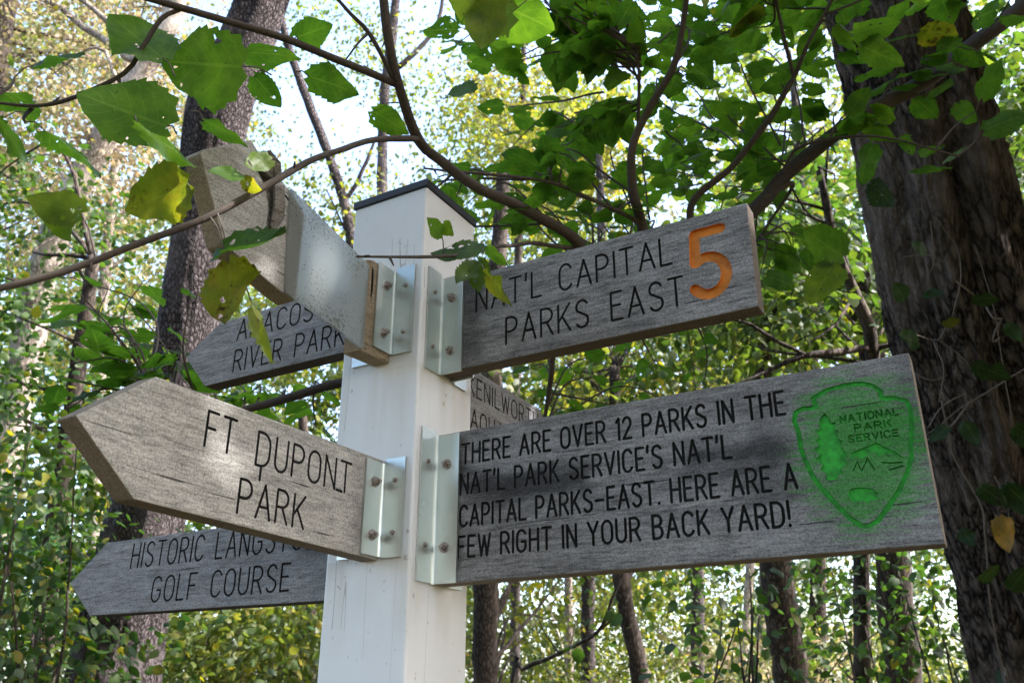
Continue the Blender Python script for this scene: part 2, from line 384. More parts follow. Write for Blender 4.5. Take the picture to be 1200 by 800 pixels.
def paint_mat():
    """off-white gloss house paint over timber: faint vertical grain, hairline cracks, chips, rusty drips under the brackets"""
    m, t, out, N, L = mat_new("white_paint")
    tc = N("ShaderNodeTexCoord"); ob = tc.outputs["Object"]
    mp = N("ShaderNodeMapping", inp={"Scale": (28, 28, 1.6)}); L(ob, mp.inputs[0])
    g = N("ShaderNodeTexNoise", inp={"Scale": 2.2, "Detail": 6., "Roughness": .6}); L(mp.outputs[0], g.inputs["Vector"])
    d = N("ShaderNodeTexNoise", inp={"Scale": 7., "Detail": 5., "Roughness": .6}); L(ob, d.inputs["Vector"])
    col = mixc(N, L, mth(N, L, 'MULTIPLY', mth(N, L, 'SUBTRACT', d.outputs[0], .5), 1.6, True), (.76, .77, .79), (.56, .56, .54))
    mp2 = N("ShaderNodeMapping", inp={"Scale": (13, 13, 1.1), "Location": (.37, .11, 0)}); L(ob, mp2.inputs[0])
    wv = N("ShaderNodeTexNoise", inp={"Scale": 4., "Detail": 2.}); L(ob, wv.inputs["Vector"])
    v = N("ShaderNodeTexVoronoi", feature='DISTANCE_TO_EDGE', inp={"Scale": 1.}); L(mixc(N, L, .05, mp2.outputs[0], wv.outputs[1], 'ADD'), v.inputs["Vector"])
    cm = N("ShaderNodeTexNoise", inp={"Scale": 2.7, "Detail": 1.}); L(ob, cm.inputs["Vector"])
    mpc = N("ShaderNodeMapping", inp={"Scale": (22, 22, .9), "Location": (.4, .2, 0)}); L(ob, mpc.inputs[0])
    hl = N("ShaderNodeTexNoise", inp={"Scale": 1., "Detail": 2., "Roughness": .4}); L(mpc.outputs[0], hl.inputs["Vector"])
    crk = mth(N, L, 'MULTIPLY', mth(N, L, 'LESS_THAN', mth(N, L, 'ABSOLUTE', mth(N, L, 'SUBTRACT', hl.outputs[0], .5)), .0035), mth(N, L, 'GREATER_THAN', cm.outputs[0], .53))
    ch = N("ShaderNodeTexNoise", inp={"Scale": 90., "Detail": 3., "Roughness": .6}); L(ob, ch.inputs["Vector"])
    chp = mth(N, L, 'MULTIPLY', mth(N, L, 'SUBTRACT', mth(N, L, 'ADD', ch.outputs[0], mth(N, L, 'MULTIPLY', mth(N, L, 'SUBTRACT', cm.outputs[0], .5), .45)), .70), 30., True)
    col = mixc(N, L, mth(N, L, 'MULTIPLY', crk, .55), col, (.22, .21, .2))
    col = mixc(N, L, mth(N, L, 'MULTIPLY', chp, .6), col, (.38, .35, .3))
    sp = N("ShaderNodeSeparateXYZ"); L(ob, sp.inputs[0])
    # tan drip stains running down from the brackets
    mp3 = N("ShaderNodeMapping", inp={"Scale": (34, 34, 3.)}); L(ob, mp3.inputs[0])
    dr = N("ShaderNodeTexNoise", inp={"Scale": 1., "Detail": 4.}); L(mp3.outputs[0], dr.inputs["Vector"])
    for z1, ln in ((2.055, .17), (1.785, .13)):
        fall = mth(N, L, 'DIVIDE', mth(N, L, 'SUBTRACT', sp.outputs[2], z1 - ln), ln, True)
        under = mth(N, L, 'LESS_THAN', sp.outputs[2], z1)
        k = mth(N, L, 'MULTIPLY', mth(N, L, 'MULTIPLY', fall, under), mth(N, L, 'MULTIPLY', mth(N, L, 'SUBTRACT', dr.outputs[0], .42), 4., True))
        col = mixc(N, L, mth(N, L, 'MULTIPLY', k, .42), col, (.44, .36, .24))
    h = mth(N, L, 'SUBTRACT', mth(N, L, 'ADD', mth(N, L, 'MULTIPLY', g.outputs[0], .5), mth(N, L, 'MULTIPLY', d.outputs[0], .4)), mth(N, L, 'ADD', mth(N, L, 'MULTIPLY', crk, .6), mth(N, L, 'MULTIPLY', chp, .5)))
    bm = N("ShaderNodeBump", inp={"Strength": .3, "Distance": .002}); L(h, bm.inputs["Height"])
    p = N("ShaderNodeBsdfPrincipled", inp={"Roughness": .38, "Specular IOR Level": .45}); L(col, p.inputs["Base Color"]); L(bm.outputs[0], p.inputs["Normal"]); L(p.outputs[0], out.inputs[0])
    return m

def zinc_mat():
    m, t, out, N, L = mat_new("galvanised_steel")
    tc = N("ShaderNodeTexCoord"); ob = tc.outputs["Object"]
    n1 = N("ShaderNodeTexNoise", inp={"Scale": 22., "Detail": 4.}); L(ob, n1.inputs["Vector"])
    v = N("ShaderNodeTexVoronoi", inp={"Scale": 60.}); L(ob, v.inputs["Vector"])
    n2 = N("ShaderNodeTexNoise", inp={"Scale": 240., "Detail": 3.}); L(ob, n2.inputs["Vector"])
    col = mixc(N, L, n1.outputs[0], (.46, .50, .46), (.66, .68, .65))
    st = mth(N, L, 'MULTIPLY', mth(N, L, 'SUBTRACT', n1.outputs[0], .6), 6., True)
    col = mixc(N, L, mth(N, L, 'MULTIPLY', st, .5), col, (.34, .36, .33))
    p = N("ShaderNodeBsdfPrincipled", inp={"Metallic": .92}); L(col, p.inputs["Base Color"])
    L(mth(N, L, 'ADD', .14, mth(N, L, 'ADD', mth(N, L, 'MULTIPLY', n1.outputs[0], .34), mth(N, L, 'MULTIPLY', v.outputs[0], .08))), p.inputs["Roughness"])
    bm = N("ShaderNodeBump", inp={"Strength": .12, "Distance": .001}); L(n2.outputs[0], bm.inputs["Height"]); L(bm.outputs[0], p.inputs["Normal"])
    L(p.outputs[0], out.inputs[0])
    return m

def acrylic_mat():
    m, t, out, N, L = mat_new("dirty_clear_plastic")
    tc = N("ShaderNodeTexCoord"); ob = tc.outputs["Object"]
    n1 = N("ShaderNodeTexNoise", inp={"Scale": 330., "Detail": 3., "Roughness": .7}); L(ob, n1.inputs["Vector"])
    n2 = N("ShaderNodeTexNoise", inp={"Scale": 16., "Detail": 4.}); L(ob, n2.inputs["Vector"])
    n3 = N("ShaderNodeTexNoise", inp={"Scale": 35., "Detail": 5.}); L(ob, n3.inputs["Vector"])
    spk = mth(N, L, 'MULTIPLY', mth(N, L, 'SUBTRACT', mth(N, L, 'ADD', n1.outputs[0], mth(N, L, 'MULTIPLY', mth(N, L, 'SUBTRACT', n2.outputs[0], .5), .55)), .57), 9., True)
    gl = N("ShaderNodeBsdfPrincipled", inp={"Base Color": (.84, .87, .85, 1), "Roughness": .32, "Transmission Weight": 1., "IOR": 1.15})
    tl = N("ShaderNodeBsdfTranslucent", inp={0: (.74, .77, .74, 1)})
    df = N("ShaderNodeBsdfPrincipled", inp={"Base Color": (.50, .52, .49, 1), "Roughness": .35, "Specular IOR Level": .6})
    a = N("ShaderNodeMixShader", inp={0: .4}); L(tl.outputs[0], a.inputs[1]); L(df.outputs[0], a.inputs[2])
    b = N("ShaderNodeMixShader", inp={0: .6}); L(gl.outputs[0], b.inputs[1]); L(a.outputs[0], b.inputs[2])
    dk = N("ShaderNodeBsdfPrincipled", inp={"Base Color": (.13, .13, .11, 1), "Roughness": .8})
    c = N("ShaderNodeMixShader"); L(mth(N, L, 'MULTIPLY', spk, .72), c.inputs[0]); L(b.outputs[0], c.inputs[1]); L(dk.outputs[0], c.inputs[2])
    bm = N("ShaderNodeBump", inp={"Strength": .25, "Distance": .003}); L(n3.outputs[0], bm.inputs["Height"])
    L(bm.outputs[0], df.inputs["Normal"])
    L(c.outputs[0], out.inputs[0])
    return m

def ground_mat():
    m, t, out, N, L = mat_new("forest_floor")
    tc = N("ShaderNodeTexCoord"); v = N("ShaderNodeTexVoronoi", inp={"Scale": 14.}); L(tc.outputs["Object"], v.inputs["Vector"])
    n = N("ShaderNodeTexNoise", inp={"Scale": .6, "Detail": 8.}); L(tc.outputs["Object"], n.inputs["Vector"])
    s = N("ShaderNodeSeparateColor"); L(v.outputs["Color"], s.inputs[0])
    r = ramp(N, [(0, (.03, .02, .012)), (.4, (.075, .05, .026)), (.7, (.12, .088, .045)), (1, (.045, .05, .02))]); L(s.outputs[0], r.inputs[0])
    col = mixc(N, L, mth(N, L, 'MULTIPLY', mth(N, L, 'SUBTRACT', n.outputs[0], .5), 5., True), r.outputs[0], (.06, .09, .025))
    p = N("ShaderNodeBsdfPrincipled", inp={"Roughness": .9}); L(col, p.inputs["Base Color"])
    bm = N("ShaderNodeBump", inp={"Strength": .6, "Distance": .03}); L(v.outputs["Distance"], bm.inputs["Height"]); L(bm.outputs[0], p.inputs["Normal"]); L(p.outputs[0], out.inputs[0])
    return m

M_paint, M_zinc, M_acr, M_ground = paint_mat(), zinc_mat(), acrylic_mat(), ground_mat()
M_black = plain_mat("black_groove_paint", (.012, .012, .013), .75, bump=.2)
M_cap = plain_mat("dark_sheet_cap", (.03, .034, .045), .5, scale=40, bump=.1)
M_green = plain_mat("green_spray_paint", (.03, .46, .038), .55, scale=90, var=.6, bump=.3)
M_orange = plain_mat("orange_paint", (.76, .26, .03), .5, scale=60, var=.35, bump=.25)
M_bolt = plain_mat("weathered_bolt", (.48, .47, .46), .38, .85, scale=260, var=.5, bump=.4, col2=(.24, .17, .13))
M_bark = bark_mat("ridged_bark", (.017, .0125, .010), (.165, .13, .105), scale=(17, 17, 3.6), bump=1., dist=.03)
M_bark_grey = bark_mat("grey_bark", (.022, .018, .019), (.135, .115, .115), scale=(34, 34, 11), bump=1., dist=.016)
M_bark_pale = bark_mat("pale_bark", (.12, .1, .085), (.33, .29, .25), scale=(20, 20, 4), bump=.4)
M_bark_dark = bark_mat("dark_bark", (.018, .015, .013), (.075, .06, .05), scale=(20, 20, 3), bump=.5)
M_twig = bark_mat("smooth_brown_twig", (.030, .024, .020), (.092, .076, .064), scale=(60, 60, 60), bump=.2, dist=.002, plates=0.)
M_limb = bark_mat("grey_brown_limb", (.022, .018, .016), (.066, .055, .048), scale=(40, 40, 40), bump=.3, dist=.003, plates=0.)
M_vine = bark_mat("dry_vine", (.06, .05, .044), (.18, .155, .132), scale=(60, 60, 60), bump=.2, dist=.002, plates=0.)
M_leaf = leaf_mat("mulberry_leaf", [(0, (.032, .08, .014)), (.5, (.05, .115, .016)), (.85, (.07, .14, .018)), (1, (.11, .16, .02))], .6, .45, True, tgain=3.1, tint=(.95, 1.0, .3), spec=.28)
M_leafdark = leaf_mat("creeper_leaf", [(0, (.016, .04, .012)), (.6, (.024, .055, .014)), (.9, (.06, .09, .018)), (1, (.30, .17, .03))], .3, .5, True, spec=.25, tgain=1.7, tint=(.9, 1, .4))
M_ivy = leaf_mat("dark_glossy_leaf", [(0, (.02, .052, .016)), (.6, (.03, .08, .018)), (1, (.05, .10, .02))], .4, .5, True, spec=.25, tgain=2.2, tint=(.9, 1, .4))
M_lgreen = leaf_mat("wood_leaf_green", [(0, (.014, .038, .010)), (.5, (.028, .06, .012)), (1, (.068, .088, .016))], .45, .5, tgain=2.3, tint=(.98, 1, .38))
M_lyellow = leaf_mat("wood_leaf_yellow_green", [(0, (.026, .052, .011)), (.45, (.062, .085, .016)), (.8, (.12, .118, .026)), (1, (.18, .12, .05))], .5, .5, tgain=2.3, tint=(1, .95, .42))
M_ltan = leaf_mat("wood_leaf_autumn", [(0, (.07, .10, .025)), (.35, (.15, .15, .06)), (.65, (.22, .18, .115)), (1, (.25, .17, .12))], .4, .55, tgain=1.7, tint=(1, .95, .7))

# ------------------------------------------------------------------ ground
def ground():
    n = 60
    g = np.concatenate([-np.geomspace(2, 250, n // 2)[::-1], [0], np.geomspace(2, 250, n // 2)])
    X, Y = np.meshgrid(g, g); Z = .06 * vnoise(np.stack([X.ravel() * .4, Y.ravel() * .4, 0 * X.ravel()], 1)) - .05
    V = np.stack([X.ravel(), Y.ravel(), Z], 1); k = len(g)
    i = (np.arange(k - 1)[:, None] * k + np.arange(k - 1)[None]).ravel()
    o = mesh_obj("ground", np_mesh("ground", V, [np.stack([i, i + 1, i + k + 1, i + k], 1)], True), M_ground)
    tag(o, "forest floor of brown leaf litter under the trees", "ground", kind="structure")
ground()

# ------------------------------------------------------------------ sign post
AZ = rad(60.3)
PU = Vector((math.sin(AZ), -math.cos(AZ), 0)); PV = Vector((math.cos(AZ), math.sin(AZ), 0))   # along the two visible faces
PC = Vector((-.1325, 1.1400, 0)); PW = .141; TH = .029
RU, RV = -math.atan2(.4955, .8686), AZ - math.pi / 2 + rad(90 - 60.3) * 0 
RU = math.atan2(PU.y, PU.x); RVv = math.atan2(PV.y, PV.x)

def bm_box(bm, x0, x1, y0, y1, z0, z1, bev=0):
    vs_ = [bm.verts.new(p) for p in ((x0, y0, z0), (x1, y0, z0), (x1, y1, z0), (x0, y1, z0), (x0, y0, z1), (x1, y0, z1), (x1, y1, z1), (x0, y1, z1))]
    fs = [bm.faces.new([vs_[i] for i in f]) for f in ((3, 2, 1, 0), (4, 5, 6, 7), (0, 1, 5, 4), (1, 2, 6, 5), (2, 3, 7, 6), (3, 0, 4, 7))]
    if bev:
        es = list({e for f in fs for e in f.edges}); bmesh.ops.bevel(bm, geom=es, offset=bev, segments=2, affect='EDGES', profile=.5)

def bm_obj(name, bm, mat, parent, smooth=False):
    bmesh.ops.recalc_face_normals(bm, faces=bm.faces[:])
    me = bpy.data.meshes.new(name); bm.to_mesh(me); bm.free()
    if smooth: me.polygons.foreach_set("use_smooth", [True] * len(me.polygons))
    return mesh_obj(name, me, mat, parent)

post = empty("sign_post", PC - PU * PW / 2 + PV * PW / 2, "square white painted timber post with a flat black cap carrying the direction signs", "post", rz=RU)
bm = bmesh.new(); h = PW / 2
bm_box(bm, -h, h, -h, h, -.3, 2.348, .0035)
shaft = bm_obj("shaft", bm, M_paint, post)
bm = bmesh.new(); e = h + .0025
bm_box(bm, -e, e, -e, e, 2.3482, 2.361, .0012)
bm_obj("cap", bm, M_cap, post)

# ---- single-stroke router alphabet: unit cap height, strokes are polylines
def arc(cx, cy, rx, ry, a0, a1, n=10):
    return [(cx + rx * math.cos(rad(a0 + (a1 - a0) * i / n)), cy + ry * math.sin(rad(a0 + (a1 - a0) * i / n))) for i in range(n + 1)]
def bowl(x0, xr, y0, y1, n=8):     # straight out, half circle, straight back
    r = (y1 - y0) / 2; rx = min(r * 1.05, xr - x0)
    return [(x0, y1), (xr - rx, y1)] + arc(xr - rx, (y0 + y1) / 2, rx, r, 90, -90, n)[1:-1] + [(xr - rx, y0), (x0, y0)]
GL = {
 'A': (.62, [[(0, 0), (.31, 1)], [(.31, 1), (.62, 0)], [(.11, .34), (.51, .34)]]),
 'B': (.52, [[(0, 0), (0, 1)], bowl(0, .48, .52, 1), bowl(0, .52, 0, .52)]),
 'C': (.56, [arc(.29, .70, .28, .30, 25, 180, 8) + [(.01, .30)] + arc(.29, .30, .28, .30, 180, 335, 8)[1:]]),
 'D': (.56, [[(0, 0), (0, 1)], [(0, 1), (.2, 1)] + arc(.2, .65, .36, .35, 90, 0, 6)[1:] + [(.56, .35)] + arc(.2, .35, .36, .35, 0, -90, 6)[1:] + [(0, 0)]]),
 'E': (.46, [[(.46, 1), (0, 1)], [(0, 1), (0, 0)], [(0, 0), (.46, 0)], [(0, .52), (.38, .52)]]),
 'F': (.46, [[(.46, 1), (0, 1)], [(0, 1), (0, 0)], [(0, .52), (.38, .52)]]),
 'G': (.58, [arc(.29, .70, .28, .30, 25, 180, 8) + [(.01, .30)] + arc(.29, .30, .28, .30, 180, 340, 8)[1:], [(.56, .2), (.56, .46)], [(.56, .46), (.32, .46)]]),
 'H': (.54, [[(0, 0), (0, 1)], [(.54, 0), (.54, 1)], [(0, .52), (.54, .52)]]),
 'I': (.0, [[(0, 0), (0, 1)]]),
 'K': (.54, [[(0, 0), (0, 1)], [(.52, 1), (0, .36)], [(.17, .57), (.54, 0)]]),
 'L': (.44, [[(0, 1), (0, 0)], [(0, 0), (.44, 0)]]),
 'N': (.54, [[(0, 0), (0, 1)], [(0, 1), (.54, 0)], [(.54, 0), (.54, 1)]]),
 'O': (.58, [arc(.29, .68, .29, .32, 0, 180, 10) + [(0, .32)], [(0, .34)] + arc(.29, .32, .29, .32, 180, 360, 10) + [(.58, .68)]]),
 'P': (.52, [[(0, 0), (0, 1)], bowl(0, .52, .46, 1)]),
 'Q': (.58, [arc(.29, .68, .29, .32, 0, 180, 10) + [(0, .32)], [(0, .34)] + arc(.29, .32, .29, .32, 180, 360, 10) + [(.58, .68)], [(.36, .22), (.62, -.06)]]),
 'R': (.54, [[(0, 0), (0, 1)], bowl(0, .52, .48, 1), [(.26, .48), (.54, 0)]]),
 'S': (.54, [arc(.27, .755, .25, .245, 25, 215, 9) + [(.17, .565), (.36, .455)] + arc(.27, .245, .26, .245, 40, -155, 9)]),
 'T': (.56, [[(0, 1), (.56, 1)], [(.28, 1), (.28, 0)]]),
 'U': (.54, [[(0, 1), (0, .28)] + arc(.27, .28, .27, .28, 180, 360, 10)[1:] + [(.54, 1)]]),
 'V': (.58, [[(0, 1), (.29, 0)], [(.29, 0), (.58, 1)]]),
 'W': (.78, [[(0, 1), (.2, 0)], [(.2, 0), (.39, .92)], [(.39, .92), (.58, 0)], [(.58, 0), (.78, 1)]]),
 'Y': (.58, [[(0, 1), (.29, .46)], [(.58, 1), (.29, .46)], [(.29, .46), (.29, 0)]]),
 '1': (.16, [[(0, .82), (.16, 1)], [(.16, 1), (.16, 0)]]),
 '2': (.5, [arc(.25, .73, .24, .27, 165, -25, 9) + [(.0, .0)], [(0, 0), (.5, 0)]]),
 "'": (.0, [[(0, 1.04), (-.03, .76)]]), '-': (.5, [[(0, .46), (.5, .46)]]), '.': (.0, [[(0, .02), (0, .0)]]), '!': (.0, [[(0, 1), (0, .3)], [(0, .04), (0, .0)]]),
}
def layout(text, x0, x1, z0, hgt, gap=.27, space=.5, squeeze=None):
    """strokes of a line of text from x0 to x1 (x1 = None: natural width)"""
    tot = 0; n = len(text)
    pos = []
    for i, ch in enumerate(text):
        if ch == ' ': tot += space; continue
        wd, st = GL[ch]
        pos.append((tot, st)); tot += wd + gap
    tot -= gap
    sx = (x1 - x0) / tot if x1 is not None else hgt * (squeeze or .8)
    return [[(x0 + (px + a) * sx, z0 + b * hgt) for a, b in s] for px, st in pos for s in st]

def ribbon(poly, wd, seed=0):
    """outline of a round-ended routed stroke"""
    P = [Vector(p) for p in poly]
    n = len(P); lft, rgt = [], []
    for i in range(n):
        d0 = (P[i] - P[i - 1]).normalized() if i else (P[1] - P[0]).normalized()
        d1 = (P[i + 1] - P[i]).normalized() if i < n - 1 else d0
        b = (d0 + d1).normalized(); nn = Vector((-b.y, b.x)); k = min(1.6, 1 / max(.35, nn.dot(Vector((-d1.y, d1.x)))))
        lft.append(P[i] + nn * wd * k); rgt.append(P[i] - nn * wd * k)
    d1 = (P[-1] - P[-2]).normalized(); d0 = (P[1] - P[0]).normalized()
    cap1 = [P[-1] + Vector((-d1.y, d1.x)) * wd * math.cos(a) + d1 * wd * math.sin(a) for a in (math.pi * .25, math.pi * .5, math.pi * .75)]
    cap0 = [P[0] - Vector((-d0.y, d0.x)) * wd * math.cos(a) - d0 * wd * math.sin(a) for a in (math.pi * .25, math.pi * .5, math.pi * .75)]
    return lft + cap1 + rgt[::-1] + cap0

def cutter(outlines, yface, depth):
    """prisms that rout the outlines (x, z) into a face at y = yface, open towards -y"""
    bm = bmesh.new()
    for i, o in enumerate(outlines):
        y0, y1 = yface - .004 - .00007 * (i % 29), yface + depth + .000045 * (i % 31)
        a = [bm.verts.new((p[0], y0, p[1])) for p in o]; b = [bm.verts.new((p[0], y1, p[1])) for p in o]
        k = len(o)
        bm.faces.new(a); bm.faces.new(b[::-1])
        for j in range(k): bm.faces.new((a[j], b[j], b[(j + 1) % k], a[(j + 1) % k]))
        
    bmesh.ops.recalc_face_normals(bm, faces=bm.faces[:])
    return bm

def board(name, poly, mat, parent, org, routs, th=TH, label=None):
    """plank cut to the outline poly (x, z), thickness th, then routed; routs = [(outlines, depth, material)]"""
    bm = bmesh.new()
    a = [bm.verts.new((p[0] - org[0], -th / 2, p[1] - org[1])) for p in poly]; b = [bm.verts.new((p[0] - org[0], th / 2, p[1] - org[1])) for p in poly]
    k = len(poly)
    bm.faces.new(a); bm.faces.new(b[::-1])
    for j in range(k): bm.faces.new((a[j], b[j], b[(j + 1) % k], a[(j + 1) % k]))
    bmesh.ops.recalc_face_normals(bm, faces=bm.faces[:])
    bmesh.ops.bevel(bm, geom=bm.edges[:], offset=.0016, segments=2, affect='EDGES', profile=.5)
    o = bm_obj(name, bm, mat, parent)
    for outl, depth, mt in routs:
        cb = cutter([[(p[0] - org[0], p[1] - org[1]) for p in q] for q in outl], -th / 2, depth)
        cme = bpy.data.meshes.new("cut"); cb.to_mesh(cme); cb.free(); cme.materials.append(mt)
        co = bpy.data.objects.new("cut", cme); COL.objects.link(co); co.parent = parent
        if mt.name not in [m.name for m in o.data.materials]: o.data.materials.append(mt)
        md = o.modifiers.new("rout", 'BOOLEAN'); md.operation = 'DIFFERENCE'; md.solver = 'EXACT'; md.use_self = True; md.object = co; md.material_mode = 'TRANSFER'
        bpy.context.view_layer.update()
        dg = bpy.context.evaluated_depsgraph_get()
        nm = bpy.data.meshes.new_from_object(o.evaluated_get(dg), depsgraph=dg)
        o.modifiers.clear(); old = o.data; o.data = nm; nm.name = name; bpy.data.meshes.remove(old)
        bpy.data.objects.remove(co); bpy.data.meshes.remove(cme)
    if label: o["label"] = label
    return o

def hexbolt(name, loc, axis, r, parent, mat, sub=6):
    """washer + hex head on a face whose outward axis is 'axis' in the parent's frame"""
    bm = bmesh.new()
    bmesh.ops.create_cone(bm, cap_ends=True, segments=16, radius1=r * 1.45, radius2=r * 1.4, depth=r * .3, matrix=Matrix.Translation((0, 0, r * .15)))
    bmesh.ops.create_cone(bm, cap_ends=True, segments=sub, radius1=r, radius2=r * .95, depth=r * .95, matrix=Matrix.Translation((0, 0, r * .76)) @ Matrix.Rotation(random.random() * 1.5, 4, 'Z'))
    if sub == 6:
        bmesh.ops.create_cone(bm, cap_ends=True, segments=12, radius1=r * .5, radius2=r * .5, depth=r * .8, matrix=Matrix.Translation((0, 0, r * 1.5)))
    q = Vector(axis).to_track_quat('Z', 'Y').to_matrix().to_4x4()
    bmesh.ops.transform(bm, matrix=Matrix.Translation(loc) @ q, verts=bm.verts[:])
    return bm_obj(name, bm, mat, parent)

def bracket(parent, side, end, z0, z1, dirx, fin=.040, fl=.039, th=TH, bolts=True, org=(0, 0)):
    """steel angle: flange flat on the post at local x = end, fin along the plank; side -1 front, +1 back; dirx = which way the plank leaves the post"""
    t = .0032; r = .004
    yf = side * (th / 2 + .0003)
    # profile in (x, y): flange against the post, fin along the plank, small inner fillet
    prof = [(0, 0), (fin, 0), (fin, t), (t + r, t)] + [(t + r - r * math.sin(rad(q)), t + r - r * math.cos(rad(q))) for q in (25, 50, 75)] + [(t, t + r), (t, fl), (0, fl)]
    bm = bmesh.new()
    cut = random.uniform(-.004, .004)
    lo = [bm.verts.new((end + dirx * (p[0] + .0004) - org[0], yf + side * p[1], z0 - org[1] + (cut if p[1] > t * 2 else 0))) for p in prof]
    hi = [bm.verts.new((end + dirx * (p[0] + .0004) - org[0], yf + side * p[1], z1 - org[1] + (.006 if p[1] > t * 2 else 0))) for p in prof]
    k = len(prof)
    bm.faces.new(lo); bm.faces.new(hi[::-1])
    for j in range(k): bm.faces.new((lo[j], lo[(j + 1) % k], hi[(j + 1) % k], hi[j]))
    b = bm_obj("bracket", bm, M_zinc, parent)
    if bolts:
        hh = z1 - z0
        for q in (.22, .78):
            hexbolt("bolt", (end + dirx * fin * .52 - org[0], yf + side * t, z0 + hh * (q + random.uniform(-.02, .02)) - org[1]), (0, side, 0), .0052, b, M_bolt)
            hexbolt("screw", (end + dirx * (t + .0004) - org[0], yf + side * (t + fl * .52), z0 + hh * (q + .02) - org[1]), (dirx, 0, 0), .0026, b, M_bolt, 10)
    return b

GREY_L, GREY_D = (.262, .258, .262), (.07, .068, .07)
def sign(name, label, frame, org, group="signs bolted to the white post"):
    """frame 'u': plank runs along PU; frame 'v': along PV; org = (x, z) of the plank's root"""
    if frame == 'u': loc = PC + PV * (PW / 2 - .0045) + PU * org[0]; rz = RU
    else: loc = PC - PU * (PW / 2 - .0045) + PV * org[0]; rz = RVv
    return empty(name, (loc.x, loc.y, org[1]), label, "sign", group, rz)

BLK = M_black
SW = .0017
# --- big board
org = (.3, 1.753)
s = sign("plank_sign", "big weathered grey plank sign with four lines of black text and green arrowhead emblem", 'u', org)
m_big = wood_mat("weathered_plank_big", GREY_L, GREY_D, blotch=.55, seed=1.3, green=(.556 - .3, 1.86 - 1.753, .066, .085), edge=(.25, .205, .165),
    streaks=[(-.27, -.05, .085, .15, .92, (.035, .035, .036), .025), (.05, .2, .095, .155, .9, (.04, .04, .042), .025), (-.3, -.25, .01, .2, .8, (.03, .03, .03), .012),
             (.12, .19, .05, .19, .5, (.05, .05, .05), .03), (.27, .32, .03, .07, .55, (.42, .43, .43), .03), (-.05, .15, .0, .05, .35, (.38, .37, .36), .02), (.295, .34, .09, .22, .45, (.06, .06, .06), .02)])
txt = layout("THERE ARE OVER 12 PARKS IN THE", .0435, .484, 1.9125, .0275) + layout("NAT'L PARK SERVICE'S NAT'L", .0425, .417, 1.8702, .0275) \
    + layout("CAPITAL PARKS-EAST. HERE ARE A", .0425, .4865, 1.8265, .0275) + layout("FEW RIGHT IN YOUR BACK YARD!", .0405, .474, 1.7858, .0270)
outline = [(.5169, .9256), (.5328, .9326), (.5535, .9353), (.5708, .9338), (.5822, .9284), (.5888, .9207), (.5872, .9166), (.5895, .9129), (.6012, .9114), (.6120, .9061), (.6145, .8964), (.6132, .8772), (.6082, .8572), (.607, .8447), (.6007, .8303), (.5896, .8117), (.5783, .7981), (.5642, .7824), (.5543, .7779), (.5474, .7786), (.5369, .7876), (.5248, .804), (.5126, .8221), (.5046, .8374), (.4985, .8582), (.4962, .8707), (.4961, .8899), (.493, .9029), (.4958, .9122), (.5046, .9158), (.5148, .9141), (.519, .9162), (.5169, .9256)]
pine = [(.5266, .9066), (.5314, .9009), (.5325, .8938), (.5371, .8945), (.5352, .8866), (.5385, .8834), (.5364, .8756), (.5419, .8721), (.5385, .866), (.5445, .8571), (.5401, .8512), (.5431, .8469), (.5352, .8427), (.5371, .8359), (.5319, .8366), (.5306, .831), (.5235, .8298), (.5176, .8319), (.5197, .8381), (.5136, .8442), (.5173, .8477), (.511, .8565), (.5165, .8597), (.5106, .8673), (.5166, .8705), (.5136, .8763), (.5184, .8797), (.5151, .887), (.5197, .889), (.5201, .8999)]
mount = [(.5465, .8506), (.5484, .858), (.5585, .8605), (.5673, .8631), (.5748, .8652), (.5834, .8595), (.5918, .8532), (.5997, .8451), (.5931, .8471), (.5847, .8529), (.5861, .847), (.5799, .8522), (.5747, .8491), (.5722, .8559), (.5658, .8534), (.5581, .8501), (.5514, .8536)]
bison = [(.5381, .8126), (.5414, .8186), (.5511, .8193), (.5626, .8169), (.5678, .8123), (.5669, .8056), (.564, .8034), (.5595, .8047), (.5566, .8005), (.5542, .805), (.5478, .8052), (.5451, .803), (.5422, .8046), (.5402, .8073)]
U1 = lambda L_: [(a, b + 1) for a, b in L_]
gtxt = layout("NATIONAL", .5425, .602, 1.8925, .0078) + layout("PARK", .556, .593, 1.8810, .0072) + layout("SERVICE", .5478, .598, 1.8693, .0072)
gline = [[(.5475, 1.838), (.553, 1.847), (.556, 1.836), (.5635, 1.849), (.569, 1.836)], [(.578, 1.843), (.586, 1.841), (.597, 1.8405)], [(.583, 1.834), (.597, 1.8365)]]
half = len(outline) // 2
gouts = [ribbon(U1(outline[:half + 1]), .0024), ribbon(U1(outline[half:]), .0027), U1(pine), U1(mount), U1(bison)] + [ribbon(q, .00095) for q in gtxt] + [ribbon(q, .0009) for q in gline]
M_green2 = M_green
board("board", [(.0015, 1.7535), (.6228, 1.7532), (.6236, 1.9602), (.0015, 1.9596)], m_big, s, org, [([ribbon(q, SW * 1.06) for q in txt], .003, BLK), (gouts, .0028, M_green2)])
bracket(s, -1, 0, 1.7535, 1.957, 1, org=org); bracket(s, 1, 0, 1.7535, 1.957, 1, org=org)

